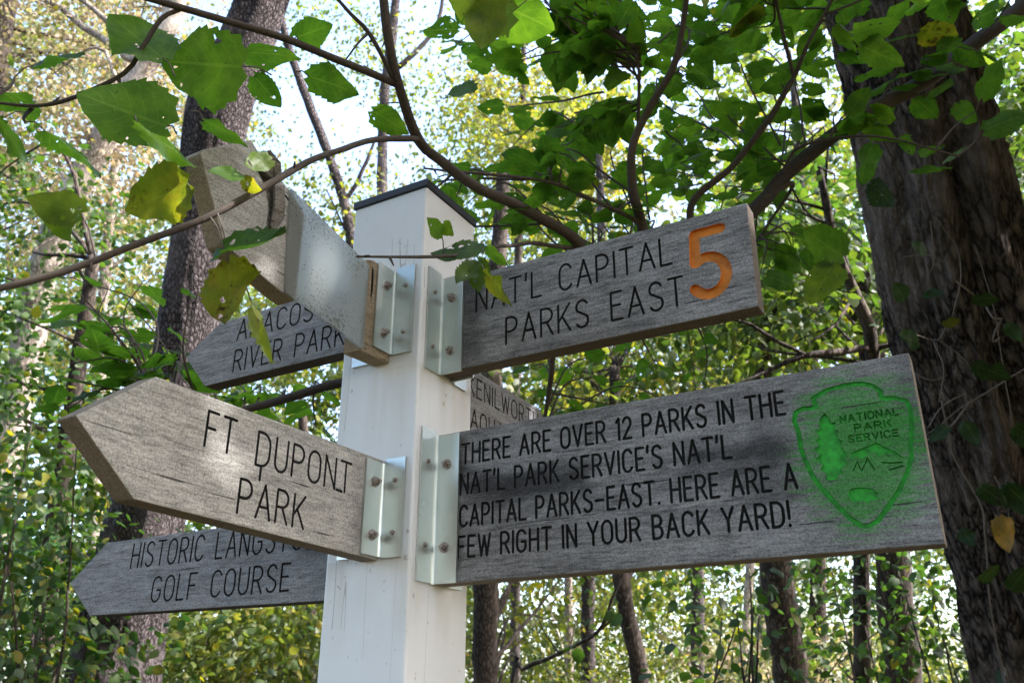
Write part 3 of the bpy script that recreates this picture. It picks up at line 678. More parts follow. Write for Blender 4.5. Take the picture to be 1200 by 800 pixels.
# --- number five board
org = (.24, 2.053)
s = sign("plank_sign", "weathered grey plank sign with a large orange figure 5 after two lines of text", 'u', org)
m5 = wood_mat("weathered_plank_five", (.29, .285, .285), GREY_D, blotch=.5, seed=4.1, edge=(.17, .135, .11),
    streaks=[(-.24, -.16, .0, .16, .6, (.035, .035, .035), .02), (-.13, .1, -.01, .03, .4, (.06, .06, .06), .02), (.05, .12, .06, .13, .3, (.4, .4, .4), .03)])
txt = layout("NAT'L CAPITAL", .0625, .3645, 2.1395, .0395, space=.62) + layout("PARKS EAST", .1135, .3765, 2.0768, .0405, space=.75)
z5 = 2.0835; five = [[(.4330, z5 + .0895), (.3980, z5 + .0895)], [(.3980, z5 + .0895), (.3955, z5 + .0475)],
     [(.3955, z5 + .0475)] + arc(.4115, z5 + .0265, .0235, .0265, 125, -145, 16)]
board("board", [(.0015, 2.0535), (.4690, 2.0525), (.4708, 2.1995), (.0015, 2.2015)], m5, s, org, [([ribbon(q, SW) for q in txt], .003, BLK), ([ribbon(q, .0071) for q in five], .0055, M_orange)])
bracket(s, -1, 0, 2.050, 2.207, 1, org=org); bracket(s, 1, 0, 2.050, 2.205, 1, org=org)

# --- arrow: FT DUPONT PARK  (frame v; plank leaves the post towards -x)
org = (-.2, 1.78)
s = sign("arrow_sign", "pale weathered arrow plank sign reading FT DUPONT PARK pointing left", 'v', org)
m_ft = wood_mat("weathered_plank_pale", (.50, .485, .455), (.22, .212, .2), blotch=.3, seed=7.7, edge=(.25, .2, .145),
    streaks=[(.14, .2, .0, .08, .5, (.1, .1, .09), .02), (.12, .21, .09, .14, .35, (.2, .19, .17), .02), (-.28, -.2, .02, .1, .3, (.5, .49, .46), .03)])
txt = layout("FT", -.3090, -.2685, 1.8615, .0388) + layout("DUPONT", -.2335, -.0675, 1.8580, .0390) + layout("PARK", -.2520, -.1465, 1.7995, .0380) \
    + [[(-.2245, 1.858), (-.2245, 1.842)], [(-.0825, 1.8575), (-.093, 1.858)]]
board("board", [(-.001, 1.782), (-.001, 1.918), (-.3823, 1.9165), (-.4605, 1.8520), (-.3835, 1.7885)], m_ft, s, org, [([ribbon(q, SW) for q in txt], .003, BLK)])
bracket(s, -1, 0, 1.786, 1.912, -1, org=org); bracket(s, 1, 0, 1.786, 1.912, -1, org=org)

# --- broken arrow spliced with plastic
org = (-.22, 2.06)
s = sign("broken_arrow_sign", "broken pale arrow plank sign patched with a speckled clear plastic plate", 'v', org)
m_br = wood_mat("weathered_plank_broken", (.40, .385, .36), (.19, .18, .165), blotch=.35, seed=10.2, edge=(.34, .285, .22), streaks=[(-.1, .0, .14, .22, .4, (.5, .5, .49), .03), (-.05, .0, .02, .1, .35, (.25, .24, .22), .03)])
m_tear = wood_mat("torn_wood", (.22, .2, .18), (.05, .042, .036), blotch=.6, seed=3.3)
Fz = [[(-.2415, 2.217), (-.2250, 2.209)], [(-.2415, 2.217), (-.2445, 2.199)], [(-.2430, 2.190), (-.2350, 2.1865)]]
tear = [(-.305, 2.232), (-.292, 2.243), (-.272, 2.236), (-.262, 2.228), (-.257, 2.214), (-.247, 2.205), (-.249, 2.186), (-.244, 2.168), (-.2495, 2.149), (-.2555, 2.1445), (-.2605, 2.158), (-.263, 2.163), (-.2615, 2.182), (-.268, 2.197), (-.273, 2.21), (-.288, 2.222)]
board("board", [(-.3745, 2.196), (-.372, 2.203), (-.305, 2.2600), (-.2885, 2.2500), (-.281, 2.2535), (-.2665, 2.2445), (-.2600, 2.2390), (-.2440, 2.2330), (-.2300, 2.2270), (-.2000, 2.206), (-.2000, 2.078), (-.2260, 2.0815), (-.318, 2.1005), (-.3225, 2.1030)], m_br, s, org,
      [([ribbon(q, .0015) for q in Fz], .003, BLK), ([tear], .009, m_tear)])
# torn flap lifting off the face
bm = bmesh.new()
fl = [(-.262, 2.215, -.006), (-.252, 2.218, -.012), (-.248, 2.195, -.013), (-.246, 2.172, -.012), (-.2505, 2.152, -.004), (-.2575, 2.160, -.002), (-.2605, 2.185, -.009)]
va = [bm.verts.new((a - org[0], -TH / 2 + c, b - org[1])) for a, b, c in fl]; vb = [bm.verts.new((a - org[0] + .001, -TH / 2 + c + .0045, b - org[1])) for a, b, c in fl]
bm.faces.new(va); bm.faces.new(vb[::-1])
for j in range(7): bm.faces.new((va[j], vb[j], vb[(j + 1) % 7], va[(j + 1) % 7]))
bm_obj("splinter", bm, m_tear, s)
bm = bmesh.new()
fl = [(-.303, 2.238, -.004), (-.284, 2.252, -.014), (-.266, 2.243, -.016), (-.258, 2.228, -.012), (-.272, 2.222, -.005), (-.287, 2.23, -.003)]
va = [bm.verts.new((a - org[0], -TH / 2 + c, b - org[1])) for a, b, c in fl]; vb = [bm.verts.new((a - org[0], -TH / 2 + c + .006, b - org[1])) for a, b, c in fl]
bm.faces.new(va); bm.faces.new(vb[::-1])
for j in range(6): bm.faces.new((va[j], vb[j], vb[(j + 1) % 6], va[(j + 1) % 6]))
bm_obj("splinter", bm, m_tear, s)
m_stub = wood_mat("brown_stub", (.30, .24, .165), (.12, .09, .06), blotch=.5, seed=6.1, edge=(.36, .28, .18))
board("stub", [(-.001, 2.062), (-.001, 2.205), (-.052, 2.207), (-.066, 2.202), (-.070, 2.12), (-.069, 2.058)], m_stub, s, org, [([[(-.0545, 2.196), (-.0505, 2.192), (-.049, 2.165), (-.0515, 2.14), (-.0535, 2.15)]], .006, M_black)])
def plate(name, poly, y0, y1, mat):
    bm = bmesh.new()
    a = [bm.verts.new((p[0] - org[0], y0, p[1] - org[1])) for p in poly]; b = [bm.verts.new((p[0] - org[0], y1, p[1] - org[1])) for p in poly]
    bm.faces.new(a); bm.faces.new(b[::-1])
    for j in range(len(poly)): bm.faces.new((a[j], b[j], b[(j + 1) % len(poly)], a[(j + 1) % len(poly)]))
    bmesh.ops.recalc_face_normals(bm, faces=bm.faces[:])
    return bm_obj(name, bm, mat, s)
plate("splice_plate", [(-.2215, 2.0815), (-.2325, 2.2270), (-.0665, 2.1905), (-.0665, 2.0600), (-.1600, 2.0745)], -TH / 2 - .0048, -TH / 2 - .0012, M_acr)
bracket(s, -1, 0, 2.074, 2.208, -1, fin=.043, org=org); bracket(s, 1, 0, 2.066, 2.205, -1, fin=.047, org=org)

# --- boards beyond the post
org = (-.36, 2.125)
s = sign("arrow_sign", "grey arrow plank sign reading ANACOSTIA RIVER PARK half hidden behind the broken sign", 'u', org)
m_b = wood_mat("weathered_plank_blue_grey", (.31, .305, .315), (.13, .127, .133), blotch=.3, seed=13.9, edge=(.085, .07, .062))
txt = layout("ANACOSTIA", -.4350, -.1900, 2.1990, .0390) + layout("RIVER PARK", -.4345, -.1880, 2.1400, .0395, space=.62)
board("board", [(-PW - .001, 2.126), (-PW - .001, 2.2475), (-.4850, 2.2440), (-.5625, 2.1925), (-.5010, 2.1250)], m_b, s, org, [([ribbon(q, SW) for q in txt], .003, BLK)])
bracket(s, -1, -PW, 2.13, 2.243, -1, bolts=False, org=org); bracket(s, 1, -PW, 2.13, 2.243, -1, bolts=False, org=org)
org = (-.42, 1.747)
s = sign("arrow_sign", "bluish grey arrow plank sign reading HISTORIC LANGSTON GOLF COURSE lowest on the post", 'u', org)
m_g = wood_mat("weathered_plank_low", (.30, .298, .31), (.115, .112, .12), blotch=.35, seed=17.5, edge=(.06, .05, .047), streaks=[(.16, .24, .05, .14, .5, (.09, .09, .1), .02)])
txt = layout("HISTORIC LANGSTON", -.6180, -.2100, 1.8205, .0398, space=.62) + layout("GOLF COURSE", -.5540, -.2555, 1.7620, .0392, space=.72)
board("board", [(-PW - .001, 1.743), (-PW - .001, 1.8690), (-.6920, 1.8695), (-.7740, 1.8060), (-.7030, 1.7475)], m_g, s, org, [([ribbon(q, SW) for q in txt], .003, BLK)])
bracket(s, -1, -PW, 1.748, 1.864, -1, bolts=False, org=org); bracket(s, 1, -PW, 1.748, 1.864, -1, bolts=False, org=org)
org = (.33, 2.0)
s = sign("arrow_sign", "grey plank sign starting KENILWORTH AQUATIC showing behind the post between the two right boards", 'v', org)
m_k = wood_mat("weathered_plank_far", (.31, .305, .315), (.13, .127, .133), blotch=.3, seed=21.2, edge=(.085, .07, .062))
txt = layout("KENILWORTH", .2120, .4560, 2.0830, .0330) + layout("AQUATIC", .2215, .3900, 2.0260, .0330)
board("board", [(PW + .001, 2.0), (.44, 2.0), (.5050, 2.062), (.470, 2.1290), (PW + .001, 2.1290)], m_k, s, org, [([ribbon(q, SW * .95) for q in txt], .003, BLK)])
bracket(s, -1, PW, 2.005, 2.124, 1, bolts=False, org=org); bracket(s, 1, PW, 2.005, 2.124, 1, bolts=False, org=org)
#FOLIAGE
# ------------------------------------------------------------------ trees of the wood
def ground_path(pts):
    """pixel/depth points (first = lowest in view) -> world path with a straight foot down to the ground"""
    P = [at(*p) for p in pts]
    a, b = P[0], P[1]
    sl = (b - a) / max(1e-3, b[2] - a[2]); sl = np.clip(sl, -.35, .35); sl[2] = 1
    foot = a - sl * (a[2] + .1)
    mid = (foot * .5 + a * .5)
    return np.array([foot, mid] + P)

def clump_leaves(blobs, dens=1.):
    """blobs: (px, py, depth, rx, ry, clumps, leaves per clump); returns positions, leaf directions and normals, and the clump centres"""
    Ps, Ds, Ns, C = [], [], [], []
    for (px, py, d, rx, ry, nc, nl) in blobs:
        c = at(px, py, d); k = d / FPX
        for _ in range(nc):
            v = unit(rng.normal(size=3)) * rng.uniform(.25, 1.) ** .5
            cc = c + cR * v[0] * rx * k + np.array([0, 0, 1.]) * v[2] * ry * k + np.array([0, 1., 0]) * v[1] * (rx + ry) * .42 * k
            if cc[2] < .25: cc[2] = .25 + rng.uniform(0, .3)
            C.append(cc)
            n = max(3, int(nl * dens * rng.uniform(.5, 1.5)))
            sg = rng.uniform(.13, .30) * (1 + d * .035)
            ax = unit(rng.normal(size=3) * [1, 1, .35])
            p = rng.normal(size=(n, 3)) * sg * [1, 1, .55] + ax * rng.normal(size=(n, 1)) * sg * 1.3
            Ps.append(cc + p)
            dd = unit(p + .001) * .7 + rng.normal(size=(n, 3)) * .6 + [0, 0, -.45]
            Ds.append(dd); Ns.append(rng.normal(size=(n, 3)) * .55 + [0, 0, 1.])
    P = np.concatenate(Ps)
    return P, np.concatenate(Ds), np.concatenate(Ns), C

def tree(name, label, pts, wid, blobs, leaf, size, bark, group="trees of the wood", hue=(.0, 1.), age=.03, cat="tree", dens=1., nbr=14, rough=.10, seg=10, step=.12, detail=0, extra=None):
    P = ground_path(pts); d0 = pts[0][2]
    W = [wid[0] * 1.25 / 2 / FPX * d0, wid[0] * 1.1 / 2 / FPX * d0] + [wd / 2 / FPX * p[2] for wd, p in zip(wid, pts)]
    root = empty(name, (P[0][0], P[0][1], 0), label, cat, group)
    off = np.array([P[0][0], P[0][1], 0])
    t = Tubes(); path, R = t.add(P, W, seg, step, rough, wob=W[0] * .12); t.build("trunk", bark, root, off)
    if extra:
        for bpts, bw in extra:
            tb = Tubes(); tb.add([at(*p) for p in bpts], [q / 2 / FPX * p[2] for q, p in zip(bw, bpts)], 7, .1, rough, wob=.01); tb.build("limb", bark, root, off)
    if blobs:
        LP, LD, LN, C = clump_leaves(blobs, dens)
        m = len(LP)
        ch = rng.uniform(0, 1, m) * .5 + .5 * np.clip((vnoise(LP * .9) + 1) / 2, 0, 1)
        hu = hue[0] + (hue[1] - hue[0]) * ch
        ag = np.where(rng.uniform(size=m) < age, rng.uniform(.4, 1, m), 0)
        leaf_mesh("crown", LP, LD, LN, size * rng.uniform(.6, 1.3, m), hu, ag, 1 if d0 < 10 else detail, leaf, root, off)
        if nbr and C:
            idx = rng.permutation(len(C))[:nbr]
            for i in idx:
                tb = Tubes()
                c = C[i]; hgt = np.clip(c[2] - .35 * np.linalg.norm(c[:2] - path[-1][:2]), path[0][2] + 1.0, path[-1][2])
                j = int(np.argmin(np.abs(path[:, 2] - hgt))); s0 = path[j]
                md = (s0 + c) / 2 + rng.normal(size=3) * .18 + [0, 0, .12 * np.linalg.norm(c - s0)]
                r0 = min(R[j] * .45, .006 + .012 * np.linalg.norm(c - s0))
                tb.add([s0, md, c], [r0, r0 * .6, .004], 5, .25, 0, wob=.03)
                tb.build("branch", bark, root, off)
    return root

# far wood behind everything: one mass nobody could count
LP, LD, LN = [], [], []
def mass(px0, px1, py0, py1, d0, d1, nc, nl):
    for _ in range(nc):
        px, py, d = rng.uniform(px0, px1), rng.uniform(py0, py1), rng.uniform(d0, d1)
        c = at(px, py, d)
        if c[2] < .3: continue
        n = int(nl * rng.uniform(.5, 1.5)); sg = rng.uniform(.35, .9)
        p = rng.normal(size=(n, 3)) * sg * [1, 1, .6]
        LP.append(c + p); LD.append(rng.normal(size=(n, 3)) + [0, 0, -.4]); LN.append(rng.normal(size=(n, 3)) * .6 + [0, 0, 1])
mass(-150, 330, 330, 860, 17, 30, 420, 120)
mass(-150, 240, -40, 330, 16, 26, 110, 110)
mass(250, 560, 200, 520, 20, 32, 130, 110)
mass(270, 560, -60, 200, 20, 30, 22, 130)
mass(330, 480, 640, 860, 17, 30, 150, 120)
mass(540, 720, 90, 300, 18, 30, 80, 110)
mass(540, 1150, 600, 760, 18, 32, 190, 110)
mass(540, 1150, 760, 850, 18, 32, 170, 120)
mass(640, 1350, 260, 620, 16, 30, 230, 110)
mass(850, 1350, -60, 260, 16, 28, 110, 110)
SZ = [.135] * len(LP)
mass(-200, 300, 250, 850, 30, 44, 330, 60); mass(300, 560, 330, 850, 30, 44, 170, 60); mass(540, 760, 120, 560, 30, 44, 110, 60); mass(540, 1400, 330, 850, 30, 44, 360, 60); mass(840, 1400, 0, 330, 28, 40, 130, 60); mass(-200, 200, 20, 260, 30, 42, 70, 60)
SZ += [.36] * (len(LP) - len(SZ)); SZ = np.concatenate([np.full(len(p), z_) for p, z_ in zip(LP, SZ)])
LP, LD, LN = map(np.concatenate, (LP, LD, LN)); m = len(LP)
hu = np.clip(.36 + .45 * vnoise(LP * .25) + rng.normal(0, .16, m), 0, 1)
fw = leaf_mesh("far_woods", LP, LD, LN, SZ * rng.uniform(.6, 1.3, m), hu, np.where(rng.uniform(size=m) < .05, .8, 0), 0, M_lyellow, None)
tag(fw, "far sunlit wood closing the view behind the trees", "woods", kind="stuff")

G1 = "trees of the wood"
LX = dict(group=G1)
# two near trunks
def left_bark(P, th, n, seg):
    t = np.arange(n)[:, None] / n
    q = np.stack([np.repeat(np.cos(th)[None] * 3.2, n, 0).ravel(), np.repeat(np.sin(th)[None] * 3.2, n, 0).ravel(), np.repeat(P[:, 2:3] * 1.3, seg, 1).ravel()], 1)
    q2 = q * [4.2, 4.2, 5.5]
    return 1 + (.07 * vnoise(q) + .045 * (1 - 2 * np.abs(vnoise(q2)))).reshape(n, seg)
def right_bark(P, th, n, seg):
    zz = np.repeat(P[:, 2:3], seg, 1).ravel(); c = np.repeat(np.cos(th)[None], n, 0).ravel(); s_ = np.repeat(np.sin(th)[None], n, 0).ravel()
    wob = .8 * vnoise(np.stack([c * 2, s_ * 2, zz * 2.2], 1))
    q = np.stack([c * 5 + wob, s_ * 5 + wob, zz * 1.1], 1); q2 = np.stack([c * 15 + wob * 3, s_ * 15 + wob * 3, zz * 2.6], 1); q3 = np.stack([c * 40, s_ * 40, zz * 14], 1)
    rid = 1 - 2 * np.abs(vnoise(q2))
    a = np.arctan2(s_, c)
    lobes = 0
    for a0, wd_, dp in GROOVES: 
        dl = np.abs((a - a0 - .10 * np.sin(zz * 1.7) + np.pi) % (2 * np.pi) - np.pi); lobes = lobes - dp * np.exp(-(dl / wd_) ** 2)
    return (1 + lobes + .06 * vnoise(q) + .075 * rid + .03 * vnoise(q3)).reshape(n, seg)
GROOVES = [(1.85, .19, .32), (.95, .15, .11), (2.6, .2, .13), (4.2, .3, .2), (5.4, .25, .15)]

def near_trunk(name, label, pts, wid, bark, fn, seg, step, blobs, leaf, size, dens, nbr, hue=(0, 1)):
    P = ground_path(pts); W = [wid[0] * 1.35 / 2 / FPX * pts[0][2], wid[0] * 1.12 / 2 / FPX * pts[0][2]] + [a / 2 / FPX * p[2] for a, p in zip(wid, pts)]
    root = empty(name, (P[0][0], P[0][1], 0), label, "tree", G1); off = np.array([P[0][0], P[0][1], 0])
    t = Tubes(); path, R = t.add(P, W, seg, step, 0, fn); t.build("trunk", bark, root, off)
    LP, LD, LN, C = clump_leaves(blobs, dens); m = len(LP)
    leaf_mesh("crown", LP, LD, LN, size * rng.uniform(.6, 1.3, m), hue[0] + (hue[1] - hue[0]) * rng.uniform(size=m), np.where(rng.uniform(size=m) < .03, .7, 0), 0, leaf, root, off)
    for i in rng.permutation(len(C))[:nbr]:
        tb = Tubes(); c = C[i]; s0 = path[-1 - int(rng.integers(0, max(2, len(path) // 8)))]; md = (s0 + c) / 2 + rng.normal(size=3) * .3
        tb.add([s0, md, c], [.06, .035, .008], 6, .25, 0, wob=.04)
        tb.build("branch", bark, root, off)
    return root

near_trunk("oak_tree", "tall dark trunk with rough purplish grey bark standing behind the left arrow signs",
     [(122, 860, 5.0), (150, 700, 5.0), (178, 580, 5.0), (208, 470, 5.02), (226, 350, 5.05), (243, 230, 5.1), (257, 130, 5.1), (300, 20, 5.1), (335, -100, 5.1), (360, -260, 5.1)],
     [108, 92, 84, 74, 68, 66, 72, 58, 56, 54], M_bark_grey, left_bark, 90, .03,
     [(330, -420, 5.4, 420, 170, 60, 70), (120, -330, 6.0, 300, 140, 30, 70)], M_lgreen, .12, 1., 14)
near_trunk("locust_tree", "massive double trunk with deep shaggy dark bark at the right behind the big sign",
     [(1268, 860, 3.1), (1216, 650, 3.1), (1172, 500, 3.12), (1122, 340, 3.15), (1078, 130, 3.2), (1044, 0, 3.25), (1010, -150, 3.3), (980, -330, 3.4)],
     [186, 172, 166, 158, 142, 134, 128, 120], M_bark, right_bark, 150, .018,
     [(1250, -420, 3.6, 600, 260, 70, 80), (1750, -240, 3.3, 420, 300, 75, 80), (1600, -700, 3.2, 500, 250, 50, 80)], M_lgreen, .13, 1., 22)  # unseen crown masses placed out of view to block sun on the signs

# trees further in, one by one: path in view (bottom to top), widths, crown clumps
B = lambda *a: a
tree("tree", "slim dark trunk standing just right of the white post below the big sign", [(568, 860, 9), (570, 700, 9), (574, 560, 9), (580, 380, 9), (590, 200, 9)], [32, 30, 28, 24, 16],
     [B(600, 470, 9, 90, 110, 14, 70), B(620, 690, 10.5, 50, 90, 8, 60)], M_lyellow, .10, M_bark_dark)
tree("tree", "thin pale sapling trunk between two dark trunks under the big sign", [(668, 860, 13), (666, 700, 13), (668, 560, 13), (672, 300, 13)], [11, 10, 9, 7],
     [B(660, 640, 13, 90, 150, 34, 70), B(640, 190, 13, 80, 100, 26, 70)], M_lyellow, .10, M_bark_pale, nbr=8, seg=7)
tree("tree", "curved dark trunk with broken twigs leaning under the middle of the big sign", [(758, 860, 9), (746, 770, 9), (730, 690, 9), (722, 600, 9), (720, 430, 9)], [22, 21, 20, 18, 12],
     [B(770, 660, 10.5, 70, 80, 10, 60), B(730, 400, 9.5, 110, 80, 22, 70)], M_lgreen, .09, M_bark_dark, hue=(.3, 1))
tree("tree", "straight mottled trunk lit along one edge below the word YARD", [(819, 860, 12), (817, 700, 12), (815, 500, 12), (812, 300, 12)], [17, 16, 15, 11],
     [B(790, 690, 13, 60, 90, 12, 60), B(830, 420, 12, 120, 110, 34, 70)], M_lyellow, .09, M_bark_grey, nbr=8)
tree("tree", "pale leaning trunk in the bright gap left of the thick dark trunk", [(866, 860, 16), (872, 760, 16), (880, 650, 16), (890, 450, 16)], [12, 11, 10, 8],
     [B(880, 480, 16, 100, 120, 24, 70), B(850, 780, 16, 60, 60, 10, 60)], M_ltan, .10, M_bark_pale, nbr=6, seg=7)
tree("tree", "second pale trunk close beside the thick dark trunk under the sign", [(886, 860, 17), (892, 740, 17), (897, 640, 17), (900, 450, 17)], [13, 12, 11, 9],
     [B(960, 480, 17, 100, 110, 20, 70)], M_lyellow, .10, M_bark_pale, nbr=4, seg=7)
tree("tree", "thick dark leaning trunk under the exclamation mark of the big sign", [(934, 860, 7), (924, 770, 7), (910, 680, 7), (900, 560, 7), (892, 380, 7)], [42, 40, 38, 34, 28],
     [B(900, 330, 7, 120, 90, 26, 70), B(960, 740, 7.6, 50, 60, 6, 40)], M_lgreen, .09, M_bark_dark, hue=(.2, .9))
tree("tree", "ivy clad reddish brown trunk below the arrowhead emblem", [(1068, 860, 6.4), (1054, 760, 6.4), (1046, 650, 6.4), (1030, 480, 6.4), (1008, 320, 6.4)], [44, 42, 40, 32, 22],
     [B(1000, 690, 7.0, 50, 80, 7, 50), B(985, 300, 6.6, 90, 130, 26, 60)], M_lgreen, .085, M_bark_dark, hue=(0, .8))
tree("tree", "narrow dark trunk at the left edge of the white post below the golf course sign", [(361, 860, 8), (363, 760, 8), (364, 600, 8), (352, 470, 8)], [14, 13, 12, 10],
     [B(280, 760, 8, 120, 60, 24, 60), B(300, 560, 9, 80, 90, 12, 60)], M_lyellow, .09, M_bark_dark, hue=(0, .6))
tree("tree", "slender grey trunk rising into white sky directly above the post", [(449, 700, 12), (449, 420, 12), (448, 240, 12), (450, 120, 12), (462, 20, 12), (470, -80, 12)], [15, 14, 13, 12, 11, 9],
     [B(470, 60, 12, 40, 60, 8, 60), B(470, -130, 12, 120, 60, 26, 60)], M_lyellow, .07, M_bark_grey, nbr=9, seg=8,
     extra=[([(466, 80, 12), (490, 58, 12), (512, 30, 12), (520, -10, 12)], [7, 6, 5, 4])])
tree("tree", "thin crooked trunk leaning left against the bright sky beside the broken sign", [(440, 700, 9), (425, 420, 9), (409, 265, 9), (388, 190, 9), (352, 95, 9), (334, 40, 9), (318, -40, 9)], [17, 16, 13, 12, 11, 9, 7],
     [B(392, 270, 9, 40, 50, 10, 60), B(300, -110, 9, 120, 50, 16, 50)], M_lyellow, .06, M_bark_grey, nbr=9, seg=8,
     extra=[([(402, 240, 9), (425, 200, 9), (440, 160, 9)], [6, 5, 3])])
tree("tree", "far straight trunk with red creeper leaves above the right edge of the post", [(604, 700, 14), (606, 420, 14), (608, 260, 14), (612, 130, 14), (614, 30, 14)], [12, 11, 10, 8, 6],
     [B(615, 215, 14, 14, 40, 8, 30), B(620, 150, 14, 90, 100, 40, 110)], M_lyellow, .075, M_bark_grey, nbr=8, seg=7, hue=(.3, 1), age=.08)
tree("tree", "pale sunlit trunk leaning right behind tangled autumn leaves at upper left", [(10, 520, 9), (40, 360, 9), (62, 280, 9), (100, 200, 9), (150, 110, 9), (192, 40, 9), (220, -30, 9)], [38, 36, 34, 30, 28, 24, 20],
     [B(80, 120, 9.5, 160, 130, 34, 90), B(60, 20, 10, 180, 90, 26, 90)], M_ltan, .06, M_bark_pale, hue=(.1, 1), nbr=22)
tree("tree", "thin pale sapling left of the big dark trunk above the left arrow sign", [(108, 700, 11), (116, 450, 11), (124, 320, 11), (130, 240, 11), (150, 60, 11)], [16, 15, 13, 11, 8],
     [B(130, 300, 11.5, 130, 110, 40, 90), B(180, 120, 12, 90, 110, 22, 90)], M_ltan, .065, M_bark_pale, hue=(0, .9), nbr=14)
tree("tree", "dark slanting trunk low in the shade near the left edge of the wood", [(50, 860, 7), (56, 700, 7), (68, 600, 7), (84, 480, 7), (110, 300, 7)], [28, 26, 24, 20, 14],
     [B(40, 420, 7.5, 150, 110, 34, 60), B(20, 250, 8, 120, 90, 20, 60), B(90, 620, 7.5, 120, 140, 40, 60)], M_lgreen, .075, M_bark_dark, hue=(0, .9), nbr=14)
tree("tree", "autumn coloured tree with pinkish tan foliage filling the upper left corner", [(-60, 860, 10), (-50, 600, 10), (-30, 300, 10), (0, 60, 10), (20, -80, 10)], [40, 36, 32, 24, 16],
     [B(30, 60, 11, 160, 120, 48, 60), B(150, 60, 12, 100, 90, 22, 80), B(30, 230, 11, 120, 90, 30, 80)], M_ltan, .065, M_bark_dark, hue=(0, .95), nbr=20)
tree("tree", "sunny yellow green tree spreading behind the big sign and the orange number", [(690, 900, 11), (690, 560, 11), (700, 420, 11), (705, 300, 11), (700, 120, 11)], [18, 16, 14, 11, 8],
     [B(720, 430, 11, 120, 60, 34, 60), B(680, 200, 12, 90, 80, 30, 60)], M_lyellow, .095, M_bark_grey, hue=(.2, 1), nbr=14)
tree("tree", "crooked dark tree with long bare horizontal boughs above the right end of the big sign", [(1010, 860, 4.8), (1012, 560, 4.8), (1022, 410, 4.8), (1004, 350, 4.8), (982, 300, 4.8), (960, 200, 4.8)], [20, 18, 16, 14, 12, 8],
     [B(960, 370, 5.2, 110, 70, 20, 36), B(910, 300, 5.6, 70, 90, 14, 36)], M_lgreen, .075, M_bark_dark, hue=(.2, 1), nbr=10,
     extra=[([(1024, 408, 4.8), (985, 412, 4.7), (940, 417, 4.6), (905, 432, 4.6), (860, 452, 4.5)], [8, 9, 7, 5, 3]), ([(945, 416, 4.6), (915, 400, 4.6), (880, 380, 4.6), (850, 372, 4.6)], [5, 4.5, 4, 3]), ([(1022, 412, 4.8), (1050, 402, 4.75), (1085, 406, 4.7)], [7, 6, 4]),
            ([(1000, 350, 4.8), (975, 385, 4.6), (950, 400, 4.5)], [4, 3, 2])])
tree("tree", "leafy green tree in half shade beyond the right edge of the big dark trunk", [(1330, 860, 7), (1310, 500, 7), (1290, 250, 7), (1270, 60, 7)], [40, 36, 30, 22],
     [B(1210, 120, 7.5, 110, 160, 34, 60), B(1230, 330, 7.5, 70, 120, 20, 60), B(1160, 250, 9, 90, 160, 30, 60)], M_lgreen, .085, M_bark_dark, hue=(.1, 1), nbr=16)
tree("tree", "bright green tree filling the gap between the orange number and the big trunk", [(960, 900, 10), (958, 600, 10), (950, 400, 10), (940, 250, 10), (930, 100, 10)], [20, 18, 16, 12, 8],
     [B(950, 330, 10, 100, 100, 42, 60), B(900, 160, 11, 110, 120, 40, 60), B(900, 440, 10, 130, 50, 24, 60)], M_lyellow, .09, M_bark_dark, hue=(0, .8), nbr=16)

# unseen trees added behind and beside the view to shade signs, mirrored in brackets
def shade_tree(label, x, y, h, r, nc, nl, size, leaf):
    root = empty("tree", (x, y, 0), label, "tree", "unseen trees added for shade"); off = np.array([x, y, 0])
    t = Tubes(); t.add([[x, y, -.1], [x + .1, y, h * .4], [x - .1, y + .2, h * .8]], [.24, .2, .08], 10, .2, .08, wob=.03); t.build("trunk", M_bark_dark, root, off)
    P, D_, N_ = [], [], []
    for _ in range(nc):
        v = unit(rng.normal(size=3)) * rng.uniform(.2, 1) ** .5; c_ = np.array([x, y, h * .62]) + v * [r, r, h * .36]
        n = int(nl * rng.uniform(.6, 1.4)); p = rng.normal(size=(n, 3)) * [.45, .45, .3]; P.append(c_ + p); D_.append(rng.normal(size=(n, 3)) - [0, 0, .4]); N_.append(rng.normal(size=(n, 3)) * .6 + [0, 0, 1])
    P, D_, N_ = map(np.concatenate, (P, D_, N_)); m = len(P)
    leaf_mesh("crown", P, D_, N_, size * rng.uniform(.6, 1.3, m), rng.uniform(0, 1, m), 0., 0, leaf, root, off)
shade_tree("unseen broad green tree added for shade behind the photographer on the left", -4.5, -3.5, 8.5, 3.2, 80, 120, .2, M_lgreen)
shade_tree("unseen broad green tree added for shade straight behind the photographer", 1.0, -5.5, 9.5, 3.6, 80, 110, .2, M_lgreen)
shade_tree("unseen yellow green tree added for shade behind the photographer on the right", 5.5, -2.5, 9.0, 3.2, 90, 110, .2, M_lyellow)
shade_tree("unseen tall green tree added for shade arching over the photographer", -1.6, -2.2, 9.5, 2.6, 34, 110, .2, M_lgreen)
shade_tree("unseen small bushy tree added beyond the frame to block light from the right", 4.6, .6, 4.6, 1.7, 60, 80, .14, M_lgreen)
shade_tree("second unseen small bushy tree added to block light from the right near the big trunk", 4.8, 3.4, 5.0, 1.7, 60, 80, .14, M_lgreen)
shade_tree("unseen spreading green tree added out to the left", -6.5, 2.0, 9.0, 2.6, 50, 90, .2, M_lgreen)

